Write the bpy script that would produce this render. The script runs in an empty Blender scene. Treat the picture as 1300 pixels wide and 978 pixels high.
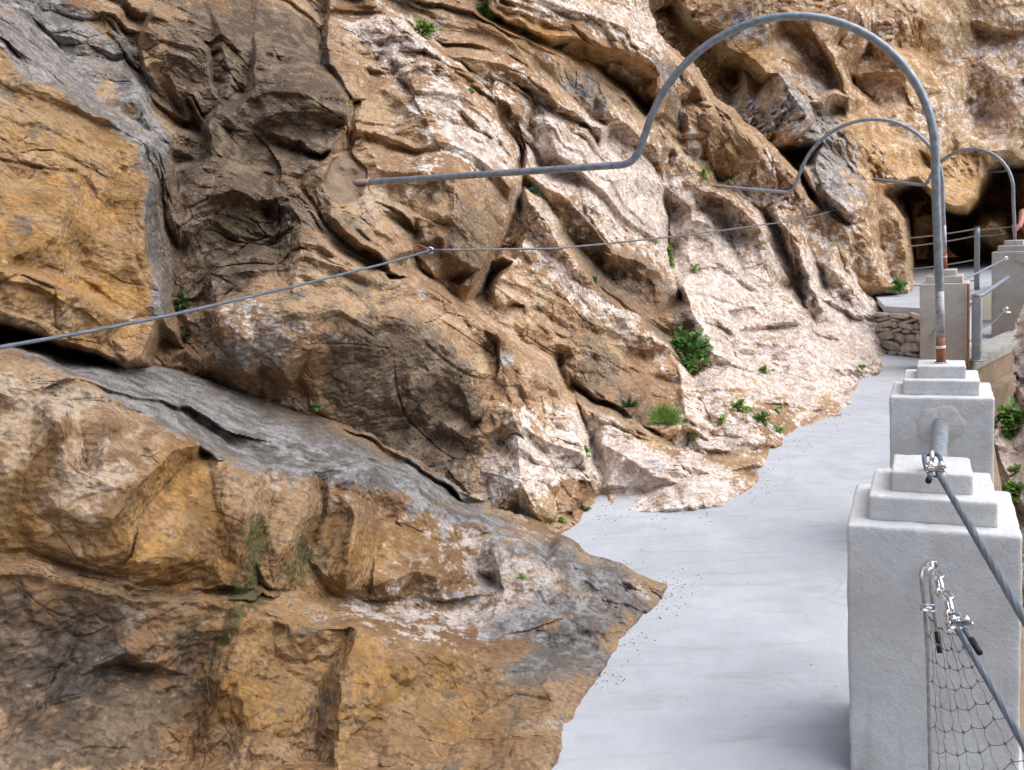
import bpy, bmesh, math, random
import numpy as np
from mathutils import Vector, Matrix, geometry
random.seed(7)
rad = math.radians
scene = bpy.context.scene
col = scene.collection

# ------------------------------------------------------------------ camera
EYE = np.array([0, 0, 1.65])
FPX, CX, CY = 1200.0, 650.0, 444.0
PITCH, ROLL = 0.12389, -0.05530
Fv = np.array([0, math.cos(PITCH), -math.sin(PITCH)])
R0 = np.array([1.0, 0, 0]); U0 = np.cross(R0, Fv)
Rv = R0 * math.cos(ROLL) + U0 * math.sin(ROLL)
Uv = -R0 * math.sin(ROLL) + U0 * math.cos(ROLL)
cd = bpy.data.cameras.new('camera'); cam = bpy.data.objects.new('camera', cd); col.objects.link(cam)
m = Matrix.Identity(4)
for i in range(3):
    m[i][0] = Rv[i]; m[i][1] = Uv[i]; m[i][2] = -Fv[i]; m[i][3] = EYE[i]
cam.matrix_world = m
cd.sensor_width = 36; cd.lens = 36 * FPX / 1300; cd.shift_y = -45 / 1300
cd.clip_start = .05; cd.clip_end = 500
scene.camera = cam

def ray(px, py):
    px = np.asarray(px, float)[..., None]; py = np.asarray(py, float)[..., None]
    return Fv + Rv * (px - CX) / FPX + Uv * (CY - py) / FPX
def at(px, py, D): return EYE + ray(px, py) * np.asarray(D, float)[..., None]
def ground_depth(px, py, z=0.0): return (z - EYE[2]) / ray(px, py)[..., 2]
def on_ground(px, py, z=0.0): return at(px, py, ground_depth(px, py, z))

# ------------------------------------------------------------------ naming helpers
def tag(o, label=None, cat=None, group=None, kind=None):
    if label: o['label'] = label
    if cat: o['category'] = cat
    if group: o['group'] = group
    if kind: o['kind'] = kind
    return o
def thing(name, label, cat, loc=(0, 0, 0), rotz=0, group=None):
    o = bpy.data.objects.new(name, None); col.objects.link(o)
    o.location = loc; o.rotation_euler = (0, 0, rotz); o.empty_display_size = .1
    return tag(o, label, cat, group)
def link_mesh(name, me, mat, parent=None, smooth=True):
    o = bpy.data.objects.new(name, me); col.objects.link(o)
    me.materials.append(mat)
    if smooth: me.polygons.foreach_set('use_smooth', [True] * len(me.polygons))
    if parent:
        o.parent = parent
        # geometry is written in world coordinates unless the part is made local
    return o
def obj(name, bm, mat, parent=None, smooth=True, local=False):
    bmesh.ops.recalc_face_normals(bm, faces=bm.faces)
    me = bpy.data.meshes.new(name); bm.to_mesh(me); bm.free()
    o = link_mesh(name, me, mat, parent, smooth)
    if parent and not local:
        p = parent; mw = Matrix.LocRotScale(p.location, p.rotation_euler, None)
        while p.parent: p = p.parent; mw = Matrix.LocRotScale(p.location, p.rotation_euler, None) @ mw
        me.transform(mw.inverted())
    return o

# ------------------------------------------------------------------ numpy noise
def _h(ix, iy, iz, s):
    M = np.uint32
    h = (ix.astype(np.int64) & 0xffffffff).astype(M) * M(374761393) + (iy.astype(np.int64) & 0xffffffff).astype(M) * M(668265263) \
        + (iz.astype(np.int64) & 0xffffffff).astype(M) * M(2147483647) + M((s * 1274126177 + 12345) & 0xffffffff)
    h = (h ^ (h >> M(13))) * M(1274126177); h = (h ^ (h >> M(16))) * M(2246822519); h = h ^ (h >> M(15))
    return h
def hf(ix, iy, iz, s): return _h(ix, iy, iz, s).astype(np.float64) / 4294967295.0
def perlin(p, s=0):
    i = np.floor(p).astype(np.int64); f = p - i; u = f * f * f * (f * (f * 6 - 15) + 10)
    out = 0
    for dx in (0, 1):
        for dy in (0, 1):
            for dz in (0, 1):
                a = i[:, 0] + dx; b = i[:, 1] + dy; c = i[:, 2] + dz
                g = np.stack([hf(a, b, c, s + k) * 2 - 1 for k in (1, 2, 3)], 1)
                g /= np.linalg.norm(g, axis=1)[:, None] + 1e-9
                d = np.stack([f[:, 0] - dx, f[:, 1] - dy, f[:, 2] - dz], 1)
                w = (u[:, 0] if dx else 1 - u[:, 0]) * (u[:, 1] if dy else 1 - u[:, 1]) * (u[:, 2] if dz else 1 - u[:, 2])
                out = out + w * (g * d).sum(1)
    return out * 1.5
def fbm(p, s=0, n=4, gain=.5, ridge=False):
    a, t, o = 1.0, 0, 0
    for k in range(n):
        v = perlin(p * (2.03 ** k) + k * 17.3, s + 10 * k)
        if ridge: v = 1 - 2 * np.abs(v) * 1.4
        o = o + a * v; t += a; a *= gain
    return o / t
def facets(p, s=0, tilt=1.0):
    """rock broken into tilted blocks: every cell is a plane of its own; returns height and edge distance"""
    i = np.floor(p).astype(np.int64)
    d1 = np.full(len(p), 9e9); d2 = np.full(len(p), 9e9); v1 = np.zeros(len(p))
    for dx in (-1, 0, 1):
        for dy in (-1, 0, 1):
            for dz in (-1, 0, 1):
                a = i[:, 0] + dx; b = i[:, 1] + dy; c = i[:, 2] + dz
                q = np.stack([a + hf(a, b, c, s + 1), b + hf(a, b, c, s + 2), c + hf(a, b, c, s + 3)], 1)
                d = p - q; dd = (d * d).sum(1)
                r = np.stack([hf(a, b, c, s + 4), hf(a, b, c, s + 5), hf(a, b, c, s + 6)], 1) * 2 - 1
                v = (d * r).sum(1) * tilt + (hf(a, b, c, s + 7) - .5) * .6
                near = dd < d1
                d2 = np.where(near, d1, np.minimum(d2, dd)); v1 = np.where(near, v, v1); d1 = np.where(near, dd, d1)
    return v1, np.sqrt(d2) - np.sqrt(d1)

def chisel(p, s=0, k=1.0, t=.62):
    """continuous, piecewise flat relief: broken stone with straight ridges and grooves; also returns nearness to a groove"""
    i = np.floor(p).astype(np.int64)
    m1 = np.full(len(p), -9e9); m2 = m1.copy(); mn = np.full(len(p), 9e9); cid = np.zeros(len(p))
    for dx in (-1, 0, 1):
        for dy in (-1, 0, 1):
            for dz in (-1, 0, 1):
                a = i[:, 0] + dx; b = i[:, 1] + dy; c = i[:, 2] + dz
                h0 = hf(a, b, c, s + 1); h1 = hf(a, b, c, s + 2); h2 = hf(a, b, c, s + 3); h3 = hf(a, b, c, s + 4); h4 = hf(a, b, c, s + 5)
                d = p - np.stack([a + h0, b + h1, c + h2], 1); dd = (d * d).sum(1) * k
                r = np.stack([h3, h4, (h3 * 7.13 + h4 * 5.7 + h0 * 3.1) % 1.], 1) * 2 - 1
                v = (d * r).sum(1) * t + (h1 - .5) * .5 - dd
                up = v > m1; m2 = np.where(up, m1, np.maximum(m2, v)); cid = np.where(up, h2, cid); m1 = np.where(up, v, m1)
                g0 = (h4 * 11.3 + h2 * 7.7) % 1.; g1 = (h3 * 13.1 + h1 * 5.9) % 1.; g2 = (h0 * 17.3 + h4 * 3.3) % 1.
                d = p - np.stack([a + g0, b + g1, c + g2], 1); dd = (d * d).sum(1) * k
                r = np.stack([h0, h1, h2], 1)[:, ::-1] * 2 - 1
                mn = np.minimum(mn, (d * r).sum(1) * t + (h3 - .5) * .5 + dd)
    return m1 + mn, m1 - m2, cid
# ------------------------------------------------------------------ materials
def new_mat(name):
    mt = bpy.data.materials.new(name); mt.use_nodes = True
    nt = mt.node_tree; nt.nodes.clear()
    out = nt.nodes.new('ShaderNodeOutputMaterial'); b = nt.nodes.new('ShaderNodeBsdfPrincipled')
    nt.links.new(b.outputs[0], out.inputs[0])
    return mt, nt, b
class G:
    def __init__(s, nt): s.nt = nt; s.tc = nt.nodes.new('ShaderNodeTexCoord').outputs['Object']
    def n(s, t, **k):
        x = s.nt.nodes.new(t)
        for a, v in k.items():
            if hasattr(x, a): setattr(x, a, v)
        return x
    def put(s, sock, v):
        if isinstance(v, bpy.types.NodeSocket): s.nt.links.new(v, sock)
        elif v is not None: sock.default_value = v
    def noise(s, sc, det=6, rough=.6, dist=0, vec=None):
        x = s.n('ShaderNodeTexNoise'); s.put(x.inputs['Vector'], vec or s.tc)
        x.inputs['Scale'].default_value = sc; x.inputs['Detail'].default_value = det
        x.inputs['Roughness'].default_value = rough; x.inputs['Distortion'].default_value = dist
        return x.outputs[0]
    def vor(s, sc, feat='F1', vec=None, rnd=1):
        x = s.n('ShaderNodeTexVoronoi', feature=feat); s.put(x.inputs['Vector'], vec or s.tc)
        x.inputs['Scale'].default_value = sc; x.inputs['Randomness'].default_value = rnd
        return x.outputs['Distance']
    def ramp(s, v, a, b, lo=0., hi=1.):
        x = s.n('ShaderNodeMapRange', interpolation_type='SMOOTHSTEP'); s.put(x.inputs[0], v)
        x.inputs[1].default_value = a; x.inputs[2].default_value = b
        x.inputs[3].default_value = lo; x.inputs[4].default_value = hi
        return x.outputs[0]
    def math(s, op, a, b=None, c=None):
        x = s.n('ShaderNodeMath', operation=op); s.put(x.inputs[0], a); s.put(x.inputs[1], b)
        if c is not None: s.put(x.inputs[2], c)
        return x.outputs[0]
    def mix(s, f, a, b, mode='MIX'):
        x = s.n('ShaderNodeMix', data_type='RGBA', blend_type=mode)
        s.put(x.inputs[0], f)
        s.put(x.inputs[6], a if isinstance(a, bpy.types.NodeSocket) else (*a, 1)); s.put(x.inputs[7], b if isinstance(b, bpy.types.NodeSocket) else (*b, 1))
        return x.outputs[2]
    def bump(s, h, dist, strength=1., prev=None):
        x = s.n('ShaderNodeBump'); s.put(x.inputs['Height'], h); x.inputs['Distance'].default_value = dist
        x.inputs['Strength'].default_value = strength
        if prev: s.put(x.inputs['Normal'], prev)
        return x.outputs[0]
    def attr(s, name):
        x = s.n('ShaderNodeAttribute', attribute_name=name); return x.outputs['Fac']
    def warp(s, sc, amt):
        x = s.n('ShaderNodeTexNoise'); s.put(x.inputs['Vector'], s.tc); x.inputs['Scale'].default_value = sc
        x.inputs['Detail'].default_value = 3
        a = s.n('ShaderNodeVectorMath', operation='MULTIPLY_ADD')
        s.put(a.inputs[0], x.outputs[1]); a.inputs[1].default_value = (amt,) * 3; s.put(a.inputs[2], s.tc)
        return a.outputs[0]

def rock_material():
    mt, nt, b = new_mat('limestone'); g = G(nt)
    x = g.n('ShaderNodeAttribute', attribute_name='stone'); stone = x.outputs['Color']; cem = g.attr('cement')
    n3 = g.noise(48, 4, .7); n5 = g.noise(17, 4, .6)
    c = g.mix(g.ramp(n3, .3, .7, 0, .55), stone, g.mix(1., stone, (.62, .58, .54), 'MULTIPLY'))
    c = g.mix(g.ramp(n5, .56, .74, 0, .35), c, g.mix(1., stone, (1.35, 1.35, 1.38), 'MULTIPLY'))
    g.put(b.inputs['Base Color'], c)
    b.inputs['Roughness'].default_value = .93; b.inputs['Specular IOR Level'].default_value = .18
    flat = g.math('SUBTRACT', 1.0, g.math('MULTIPLY', cem, .9))
    mp = g.n('ShaderNodeMapping'); g.put(mp.inputs[0], g.warp(9, .03)); mp.inputs['Rotation'].default_value = (.5, .6, .4); mp.inputs['Scale'].default_value = (.55, 1.3, 1.)
    h = g.math('ADD', g.math('MULTIPLY', g.noise(40, 4, .7), .6), g.math('MULTIPLY', g.vor(42, vec=mp.outputs[0]), .7))
    g.put(b.inputs['Normal'], g.bump(g.math('MULTIPLY', h, flat), .021, .9))
    return mt
def concrete_material(name, c0, c1, stain=None, scale=1., bumpd=.004, rough=.85):
    mt, nt, b = new_mat(name); g = G(nt)
    n1 = g.noise(2.2 * scale, 8, .62, .3); n2 = g.noise(11 * scale, 8, .7); n3 = g.noise(70 * scale, 5, .7)
    c = g.mix(g.ramp(n1, .32, .68), c0, c1)
    c = g.mix(g.ramp(n2, .35, .7, 0, .35), c, tuple(v * .78 for v in c0))
    c = g.mix(g.ramp(n3, .62, .75, 0, .35), c, tuple(v * .6 for v in c0))
    if stain:
        s = g.math('MULTIPLY', g.ramp(g.noise(3.1 * scale, 5, .6, .5), .50, .70, 0, .8), 1.0)
        c = g.mix(s, c, stain)
    g.put(b.inputs['Base Color'], c); b.inputs['Roughness'].default_value = rough; b.inputs['Specular IOR Level'].default_value = .3
    if bumpd > .0035:
        mp = g.n('ShaderNodeMapping'); g.put(mp.inputs[0], g.tc); mp.inputs['Scale'].default_value = (9, 9, .8)
        drip = g.math('MULTIPLY', g.ramp(g.noise(1.6, 5, .6, .2, mp.outputs[0]), .50, .68, 0, .4), g.ramp(g.noise(1.7, 3), .35, .6))
        hole = g.math('MULTIPLY', g.ramp(g.vor(38), .05, .11, 1, 0), g.ramp(g.noise(5, 3), .5, .6))
        c = g.mix(drip, c, tuple(v * .58 for v in c0)); g.put(b.inputs['Base Color'], g.mix(g.math('MULTIPLY', hole, .7), c, (.16, .15, .13)))
    h = g.math('ADD', g.noise(26 * scale, 8, .7), g.math('MULTIPLY', n1, 1.6))
    bp = g.bump(h, bumpd * 2.2, .8); bp = g.bump(g.noise(160 * scale, 4, .7), bumpd * .5, .6, bp)
    g.put(b.inputs['Normal'], bp); return mt
def metal_material(name, c0, c1, rough=.42, metallic=.85, sc=30, rust=0.):
    mt, nt, b = new_mat(name); g = G(nt)
    n = g.noise(sc, 5, .6); c = g.mix(g.ramp(n, .35, .65), c0, c1)
    if rust: c = g.mix(g.ramp(g.noise(sc * .5, 6, .7), 1 - rust - .1, 1 - rust + .1, 0, .9), c, (.20, .075, .03))
    g.put(b.inputs['Base Color'], c); b.inputs['Metallic'].default_value = metallic
    g.put(b.inputs['Roughness'], g.ramp(g.noise(sc * 2, 4), .3, .7, rough - .08, rough + .14))
    g.put(b.inputs['Normal'], g.bump(g.noise(sc * 6, 3), .0008, .5)); return mt
def plain(name, c, rough=.6, var=.3, sc=20, sss=0):
    mt, nt, b = new_mat(name); g = G(nt)
    g.put(b.inputs['Base Color'], g.mix(g.ramp(g.noise(sc, 4), .3, .7), tuple(v * (1 - var) for v in c), tuple(min(1, v * (1 + var)) for v in c)))
    b.inputs['Roughness'].default_value = rough; b.inputs['Specular IOR Level'].default_value = .3
    return mt
ROCK = rock_material()
PATHM = concrete_material('path_concrete', (.40, .42, .44), (.48, .497, .515), None, .5, .003, .8)
def tweak_path():
    nt = PATHM.node_tree; b = [n for n in nt.nodes if n.type == 'BSDF_PRINCIPLED'][0]; g = G(nt)
    src = b.inputs['Base Color'].links[0].from_socket
    mp = g.n('ShaderNodeMapping'); g.put(mp.inputs[0], g.tc); mp.inputs['Rotation'].default_value = (0, 0, rad(25)); mp.inputs['Scale'].default_value = (1.2, 7, 1)
    st = g.ramp(g.noise(2.0, 7, .65, .6, mp.outputs[0]), .50, .72, 0, .5)
    c = g.mix(st, src, (.30, .30, .30)); c = g.mix(g.ramp(g.noise(1.3, 6, .65, 1.5), .52, .62, 0, .35), c, (.33, .335, .34))
    c = g.mix(g.ramp(g.noise(.9, 5, .6, .8), .50, .66, 0, .5), c, (.50, .51, .52))
    x = g.n('ShaderNodeTexVoronoi', feature='DISTANCE_TO_EDGE'); g.put(x.inputs['Vector'], g.warp(1.2, .8)); x.inputs['Scale'].default_value = .42
    cr = g.math('MULTIPLY', g.ramp(x.outputs['Distance'], .001, .0045, 1, 0), g.ramp(g.noise(.8, 3), .48, .58))
    c = g.mix(g.math('MULTIPLY', cr, .25), c, (.26, .25, .24))
    g.put(b.inputs['Base Color'], c)
tweak_path()
PILLAR = concrete_material('pillar_concrete', (.58, .58, .565), (.72, .72, .71), (.54, .51, .46), 1.2, .006)
PILLARW = concrete_material('weathered_concrete', (.42, .39, .35), (.52, .50, .46), (.30, .22, .15), 1.2, .005)
BROWNC = concrete_material('brown_concrete', (.27, .19, .125), (.36, .26, .18), (.20, .14, .09), 1.2, .006)
GREYC = concrete_material('kerb_concrete', (.36, .34, .31), (.46, .44, .41), (.27, .23, .18), 2, .006)
GALV = metal_material('galvanised_pipe', (.20, .225, .25), (.31, .335, .365), .5, .65)
GALVR = metal_material('rust_spotted_pipe', (.34, .35, .36), (.42, .42, .43), .55, .5, 30, .42)
RUST = metal_material('rusty_steel', (.20, .075, .035), (.36, .15, .075), .8, .15, 40)
CABLE = metal_material('steel_cable', (.10, .12, .145), (.15, .175, .21), .55, .35, 12)
CABLET = metal_material('weathered_cable', (.12, .12, .125), (.24, .24, .25), .5, .6, 60)
CHROME = metal_material('zinc_fitting', (.70, .70, .72), (.85, .84, .83), .22, 1, 40)
BLACK = plain('black_sleeve', (.012, .012, .014), .5)
WIRE = metal_material('net_wire', (.13, .115, .10), (.26, .24, .22), .6, .4, 50, .3)
# a real rope look for cables: spiral bump
def rope(mt, sc):
    return mt

# ------------------------------------------------------------------ rock surfaces
def tps(P, V):
    P = np.array(P, float) / 300.; n = len(P)
    def k(r2): return np.where(r2 > 0, r2 * np.log(r2 + 1e-12), 0)
    K = k(((P[:, None] - P[None]) ** 2).sum(2)) + np.eye(n) * .02
    A = np.zeros((n + 3, n + 3)); A[:n, :n] = K; A[:n, n] = 1; A[:n, n + 1:] = P; A[n, :n] = 1; A[n + 1:, :n] = P.T
    w = np.linalg.solve(A, np.concatenate([V, [0, 0, 0]]))
    def f(x, y):
        x = np.asarray(x, float) / 300; y = np.asarray(y, float) / 300; o = w[n] + w[n + 1] * x + w[n + 2] * y
        for i in range(n): o = o + w[i] * k((x - P[i, 0]) ** 2 + (y - P[i, 1]) ** 2)
        return o
    return f
def inside(poly, x, y):
    c = np.zeros(x.shape, bool); n = len(poly)
    for i in range(n):
        x0, y0 = poly[i]; x1, y1 = poly[(i + 1) % n]
        hit = ((y0 > y) != (y1 > y)) & (x < (x1 - x0) * (y - y0) / (y1 - y0 + 1e-12) + x0)
        c ^= hit
    return c
def blur(a, k):
    for _ in range(2):
        for ax in (0, 1):
            c = np.cumsum(np.pad(a, [(k + 1, k) if i == ax else (0, 0) for i in range(a.ndim)], mode='edge'), axis=ax)
            n = a.shape[ax]; sl = lambda s: tuple(slice(s, s + n) if i == ax else slice(None) for i in range(a.ndim))
            a = (c[sl(2 * k + 1)] - c[sl(0)]) / (2 * k + 1)
    return a
BEDS = np.array([[.50, .70, -.50], [0, 0, 0], [0, 0, 0]], float)   # bedding runs down towards the path
_e = BEDS[0] / np.linalg.norm(BEDS[0]); _n = np.array([.63, -.34, .70]); _n /= np.linalg.norm(_n)
_m = np.cross(_n, _e); _m /= np.linalg.norm(_m); _n = np.cross(_e, _m)
BEDS = np.stack([_e, _m, _n], 1)
def rock_layer(name, anchors, lines, outline, box, step, zones, label, cat, amp=1., seed=0, kind='structure', rough=1., gain=1.4, blocky=1., bedding=1., fm=1., foot=True, squash=.75, crack=1., tone=lambda x, y: np.ones_like(x)):
    base = tps([(a[0], a[1]) for a in anchors], np.array([1. / a[2] for a in anchors]))
    pts, edges, vals = [], [], []
    x0, y0, x1, y1 = box
    def addp(x, y, o):
        B = 1. / float(base(x, y))
        if isinstance(o, str):
            D = float(ground_depth(x, y)) + float(o[1:] or 0); v = D - B
        else:
            a_ = abs(o); v = math.copysign(min(a_, .3) * gain + max(a_ - .3, 0), o) * max(1., (B / 6.) ** .8)
        pts.append(Vector((x, y))); vals.append(v); return len(pts) - 1
    for L in lines:
        prev = None
        for (x, y, o) in L:
            i = addp(x, y, o)
            if prev is not None: edges.append((prev, i))
            prev = i
    for x in (x0 - 40, x1 + 40):
        for y in (y0 - 40, y1 + 40): addp(x, y, 0.)
    vo, eo, fo, ov, oe, of = geometry.delaunay_2d_cdt(pts, edges, [], 0, 1e-3)
    val = np.zeros(len(vo))
    for k, src in enumerate(ov):
        if src: val[k] = np.mean([vals[s] for s in src])
        else:
            # crossing of two lines: nearest known values
            dd = [((v - vo[k]).length, vals[j]) for j, v in enumerate(pts)]; dd.sort(); val[k] = sum(d[1] for d in dd[:3]) / 3
    gx = np.arange(x0, x1 + step, step); gy = np.arange(y0, y1 + step, step)
    X, Y = np.meshgrid(gx, gy); H, W = X.shape
    # the outlines of slabs wander a little, as broken edges do
    q = np.stack([X.ravel() / 34, Y.ravel() / 34, np.full(X.size, seed + .5)], 1)
    wx = perlin(q, 91 + seed).reshape(H, W) * 9 + perlin(q * 3.1, 92 + seed).reshape(H, W) * 3.5
    wy = perlin(q + 7, 93 + seed).reshape(H, W) * 9 + perlin(q * 3.1, 94 + seed).reshape(H, W) * 3.5
    Xs = X + wx * .6; Ys = Y + wy * .6
    off = np.full((H, W), np.nan)
    for t in fo:
        (ax, ay), (bx, by), (cx_, cy_) = [vo[i] for i in t]
        lo_x, hi_x = min(ax, bx, cx_) - 14, max(ax, bx, cx_) + 14; lo_y, hi_y = min(ay, by, cy_) - 14, max(ay, by, cy_) + 14
        i0 = max(0, int((lo_x - x0) // step)); i1 = min(W, int((hi_x - x0) // step) + 2)
        j0 = max(0, int((lo_y - y0) // step)); j1 = min(H, int((hi_y - y0) // step) + 2)
        if i0 >= i1 or j0 >= j1: continue
        sx = Xs[j0:j1, i0:i1]; sy = Ys[j0:j1, i0:i1]
        det = (bx - ax) * (cy_ - ay) - (cx_ - ax) * (by - ay)
        if abs(det) < 1e-9: continue
        u = ((sx - ax) * (cy_ - ay) - (cx_ - ax) * (sy - ay)) / det; v = ((bx - ax) * (sy - ay) - (sx - ax) * (by - ay)) / det
        mk = (u >= -1e-6) & (v >= -1e-6) & (u + v <= 1 + 1e-6)
        z = val[t[0]] + u * (val[t[1]] - val[t[0]]) + v * (val[t[2]] - val[t[0]])
        sub = off[j0:j1, i0:i1]; sub[mk] = z[mk]
    off = np.nan_to_num(off)
    off = .85 * off + .15 * blur(off[..., None], max(1, int(5 / step)))[..., 0]
    D = 1. / base(X, Y) + off
    P = at(X, Y, D)
    # normals of the unbroken surface
    S = blur(P, max(1, int(9 / step)))
    du = np.gradient(S, axis=1); dv = np.gradient(S, axis=0); N = np.cross(dv, du); N /= np.linalg.norm(N, axis=2)[..., None] + 1e-12
    V = P - EYE; flip = (N * V).sum(2) > 0; N[flip] *= -1
    p = P.reshape(-1, 3); dist = np.clip(D.ravel() / 5., .5, 3.)
    b = p @ BEDS
    s1 = b * np.array([.75, 2.0, 1.6])
    warp = np.stack([perlin(p * 1.3, 5 + seed), perlin(p * 1.3 + 9, 6 + seed), perlin(p * 1.3 + 21, 7 + seed)], 1) * .16
    pw = b + warp
    far = dist ** .6
    k = (1. / far)[:, None]
    # block sizes grow in octaves with distance so that nothing scales continuously
    f0, e0, c0 = chisel(pw * fm * np.array([.6, 1.5, 1.3]), 21 + seed, .7, 1.)
    f0 = f0 * np.clip((p[:, 2] + .05) / .6, .12, 1) if foot else f0
    f1, e1, c1_ = chisel(pw * fm * np.array([1.5, 3.4, 2.8]), 31 + seed)
    f2, e2, c2_ = chisel(pw * fm * np.array([4.0, 7.5, 7.0]), 41 + seed)
    run = np.array([.48, .877, 0.]); ps = p - (p @ run)[:, None] * run * (1 - squash)
    f3, e3, c3_ = chisel((ps + warp * .4) * np.array([11, 13, 12.]), 51 + seed)
    f4, e4, c4_ = chisel((ps + warp * .3) * 26, 61 + seed)
    patch = np.clip(.5 + 1.9 * fbm(p * .9, 71 + seed, 2), .05, 1.)     # some faces are smooth, some shattered
    patch2 = np.clip(.45 + 2.0 * fbm(p * 1.7 + 40, 77 + seed, 2), .08, 1.)
    near1 = np.clip(1.5 - dist * .2, .4, 1.)
    # where the sheet is stretched (steep faces) it cannot carry fine relief
    spc = np.maximum(np.linalg.norm(np.gradient(P, axis=1), axis=2), np.linalg.norm(np.gradient(P, axis=0), axis=2))
    spc = np.maximum(spc, blur(spc[..., None], 1)[..., 0]).ravel()
    lim = lambda L: np.clip(1.6 - spc / L, 0, 1)
    l2, l3, l4, l5 = lim(.045), lim(.024), lim(.010), lim(.016)
    # beds: parallel slanting ledges with an undercut lower side
    def saw(per, sd_, rise):
        q_ = b[:, 1] / per + .55 * perlin(b * np.array([.30, .9, .9]) + sd_, sd_) + .07 * perlin(b * np.array([1.2, 3, 3]), sd_ + 1); fr = q_ - np.floor(q_)
        k_ = np.floor(q_).astype(np.int64); a_ = .25 + .75 * hf(k_, k_ * 0 + 3, np.floor(b[:, 0] * .45 + hf(k_, k_ * 0, k_ * 0, 5) * 9).astype(np.int64), sd_)
        return np.minimum(fr / rise, (1 - fr) / (1 - rise)) * (.3 + .7 * np.clip(.5 + 1.6 * perlin(b * np.array([.5, 1.1, 1.1]) + 31, sd_ + 2), 0, 1))
    beds = (bedding(X, Y).ravel() if callable(bedding) else bedding) * (.105 * saw(.75, 501 + seed, .16) * lim(.09) + .045 * saw(.27, 511 + seed, .22) * l2)
    sm = lambda v, a0, b0: (lambda t_: t_ * t_ * (3 - 2 * t_))(np.clip((v - a0) / (b0 - a0), 0, 1))
    patch = .08 + .92 * sm(fbm(pw * .8, 71 + seed, 3), -.12, .28); patch2 = .10 + .90 * sm(fbm(pw * 1.5 + 40, 77 + seed, 3), -.12, .28)
    h = .010 * fbm(s1, 11 + seed, 3, .5) + .27 * blocky / fm * f0 + .050 * blocky / fm * f1 * (.35 + .65 * patch) + .075 / fm * f2 * patch * l2 + beds \
        + .030 * f3 * patch2 * l3 + .0150 * f4 * (.3 + .7 * patch) * near1 * l4 + .010 * f3 * (1 - patch2) * .4 * l3
    k1 = np.clip(1 - e1 / .05, 0, 1) * l2; k2_ = np.clip(1 - e2 / .07, 0, 1) * l2; k3 = np.clip(1 - e3 / .10, 0, 1) * l3
    h -= crack * (.018 * blocky * k1 * patch2 + .010 * k2_ * patch + .005 * k3 * patch2)
    h *= amp * np.clip(far, .85, 1.2)
    if rough != 1.: h *= rough
    z = {k2: np.zeros(X.size) for k2 in ('white', 'dark', 'orange', 'moss', 'grey', 'cement', 'peach', 'flat')}
    zx = (X + wx * 2.0).ravel(); zy = (Y + wy * 2.0).ravel()
    for Z in zones:
        if Z[0] == 'P':
            _, kind_, wgt, feather, poly_ = Z
            mk = inside(poly_, X + wx * 1.1, Y + wy * 1.1).astype(float)[..., None]
            z[kind_] += wgt * blur(mk, max(1, int(feather / step)))[..., 0].ravel(); continue
        kind_, cx_, cy_, rx, ry, ang, wgt = Z
        ca, sa = math.cos(rad(ang)), math.sin(rad(ang))
        if kind_ in ('cement',): ux, uy = (X + wx * .6).ravel() - cx_, (Y + wy * .6).ravel() - cy_
        else: ux, uy = zx - cx_, zy - cy_
        a_ = (ux * ca + uy * sa) / rx; b_ = (-ux * sa + uy * ca) / ry; r2 = a_ * a_ + b_ * b_
        f = np.exp(-r2 * 1.1) if kind_ != 'cement' else np.clip((1.12 - r2) / .2, 0, 1)
        z[kind_] = z[kind_] + wgt * f
    cem = np.clip(z['cement'], 0, 1)
    h = h * (1 - .7 * cem) * (1 - .85 * np.clip(z['flat'], 0, 1))
    rr_ = (V / np.linalg.norm(V, axis=2)[..., None]).reshape(-1, 3); ct = np.clip(-(rr_ * N.reshape(-1, 3)).sum(1), .62, 1.)
    p = p - rr_ * (h / ct)[:, None]
    # even out the sheet where it is pulled across a step
    Q = p.reshape(H, W, 3); unit = (D * step / FPX)
    for it in range(5):
        if it == 0:
            sp_ = np.maximum(np.linalg.norm(np.gradient(Q, axis=1), axis=2), np.linalg.norm(np.gradient(Q, axis=0), axis=2)) / unit
            wq = np.clip((blur(sp_[..., None], 1)[..., 0] - 5) / 6, 0, .8)[..., None]
        Qp = np.pad(Q, [(1, 1), (1, 1), (0, 0)], mode='edge')
        Q = Q * (1 - wq) + wq * .25 * (Qp[:-2, 1:-1] + Qp[2:, 1:-1] + Qp[1:-1, :-2] + Qp[1:-1, 2:])
    p = Q.reshape(-1, 3)
    run = np.array([.48, .877, 0.]); pc_ = p - (p @ run)[:, None] * run * (1 - squash); pw = pc_ @ BEDS + warp
    A_ = 1.35 * fbm(pw * 1.6, 401 + seed, 5, .6); B_ = 1.6 * fbm(pw * 4.5 + 3, 411 + seed, 5, .62); C_ = 1.6 * fbm(pc_ * 13 + 5, 421 + seed, 4, .65); D_ = 1.6 * fbm(pw * np.array([3.0, 6.5, 6]) + 9, 431 + seed, 5, .6)
    E_n = 1.5 * fbm(pc_ * 34, 441 + seed, 3, .7); F_n = perlin(pc_ * 85, 451 + seed)
    cellv = (c1_ - .5) * 1.4 + (c2_ - .5) * 1.2 + (c3_ - .5) * .6         # neighbouring blocks differ a little
    ss = lambda v, a, b: (lambda t: t * t * (3 - 2 * t))(np.clip((v - a) / (b - a), 0, 1))
    def mixc(c, m, d): return c * (1 - m[:, None]) + np.asarray(d) * m[:, None]
    def two(m, a, b): return np.array(a) * (1 - m[:, None]) + np.array(b) * m[:, None]
    c = two(ss(A_ + .25 * cellv, -.35, .4), (.29, .17, .092), (.50, .34, .20))
    c = mixc(c, ss(C_ + .5 * B_, .05, .4) * .5, (.64, .48, .34))
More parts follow.
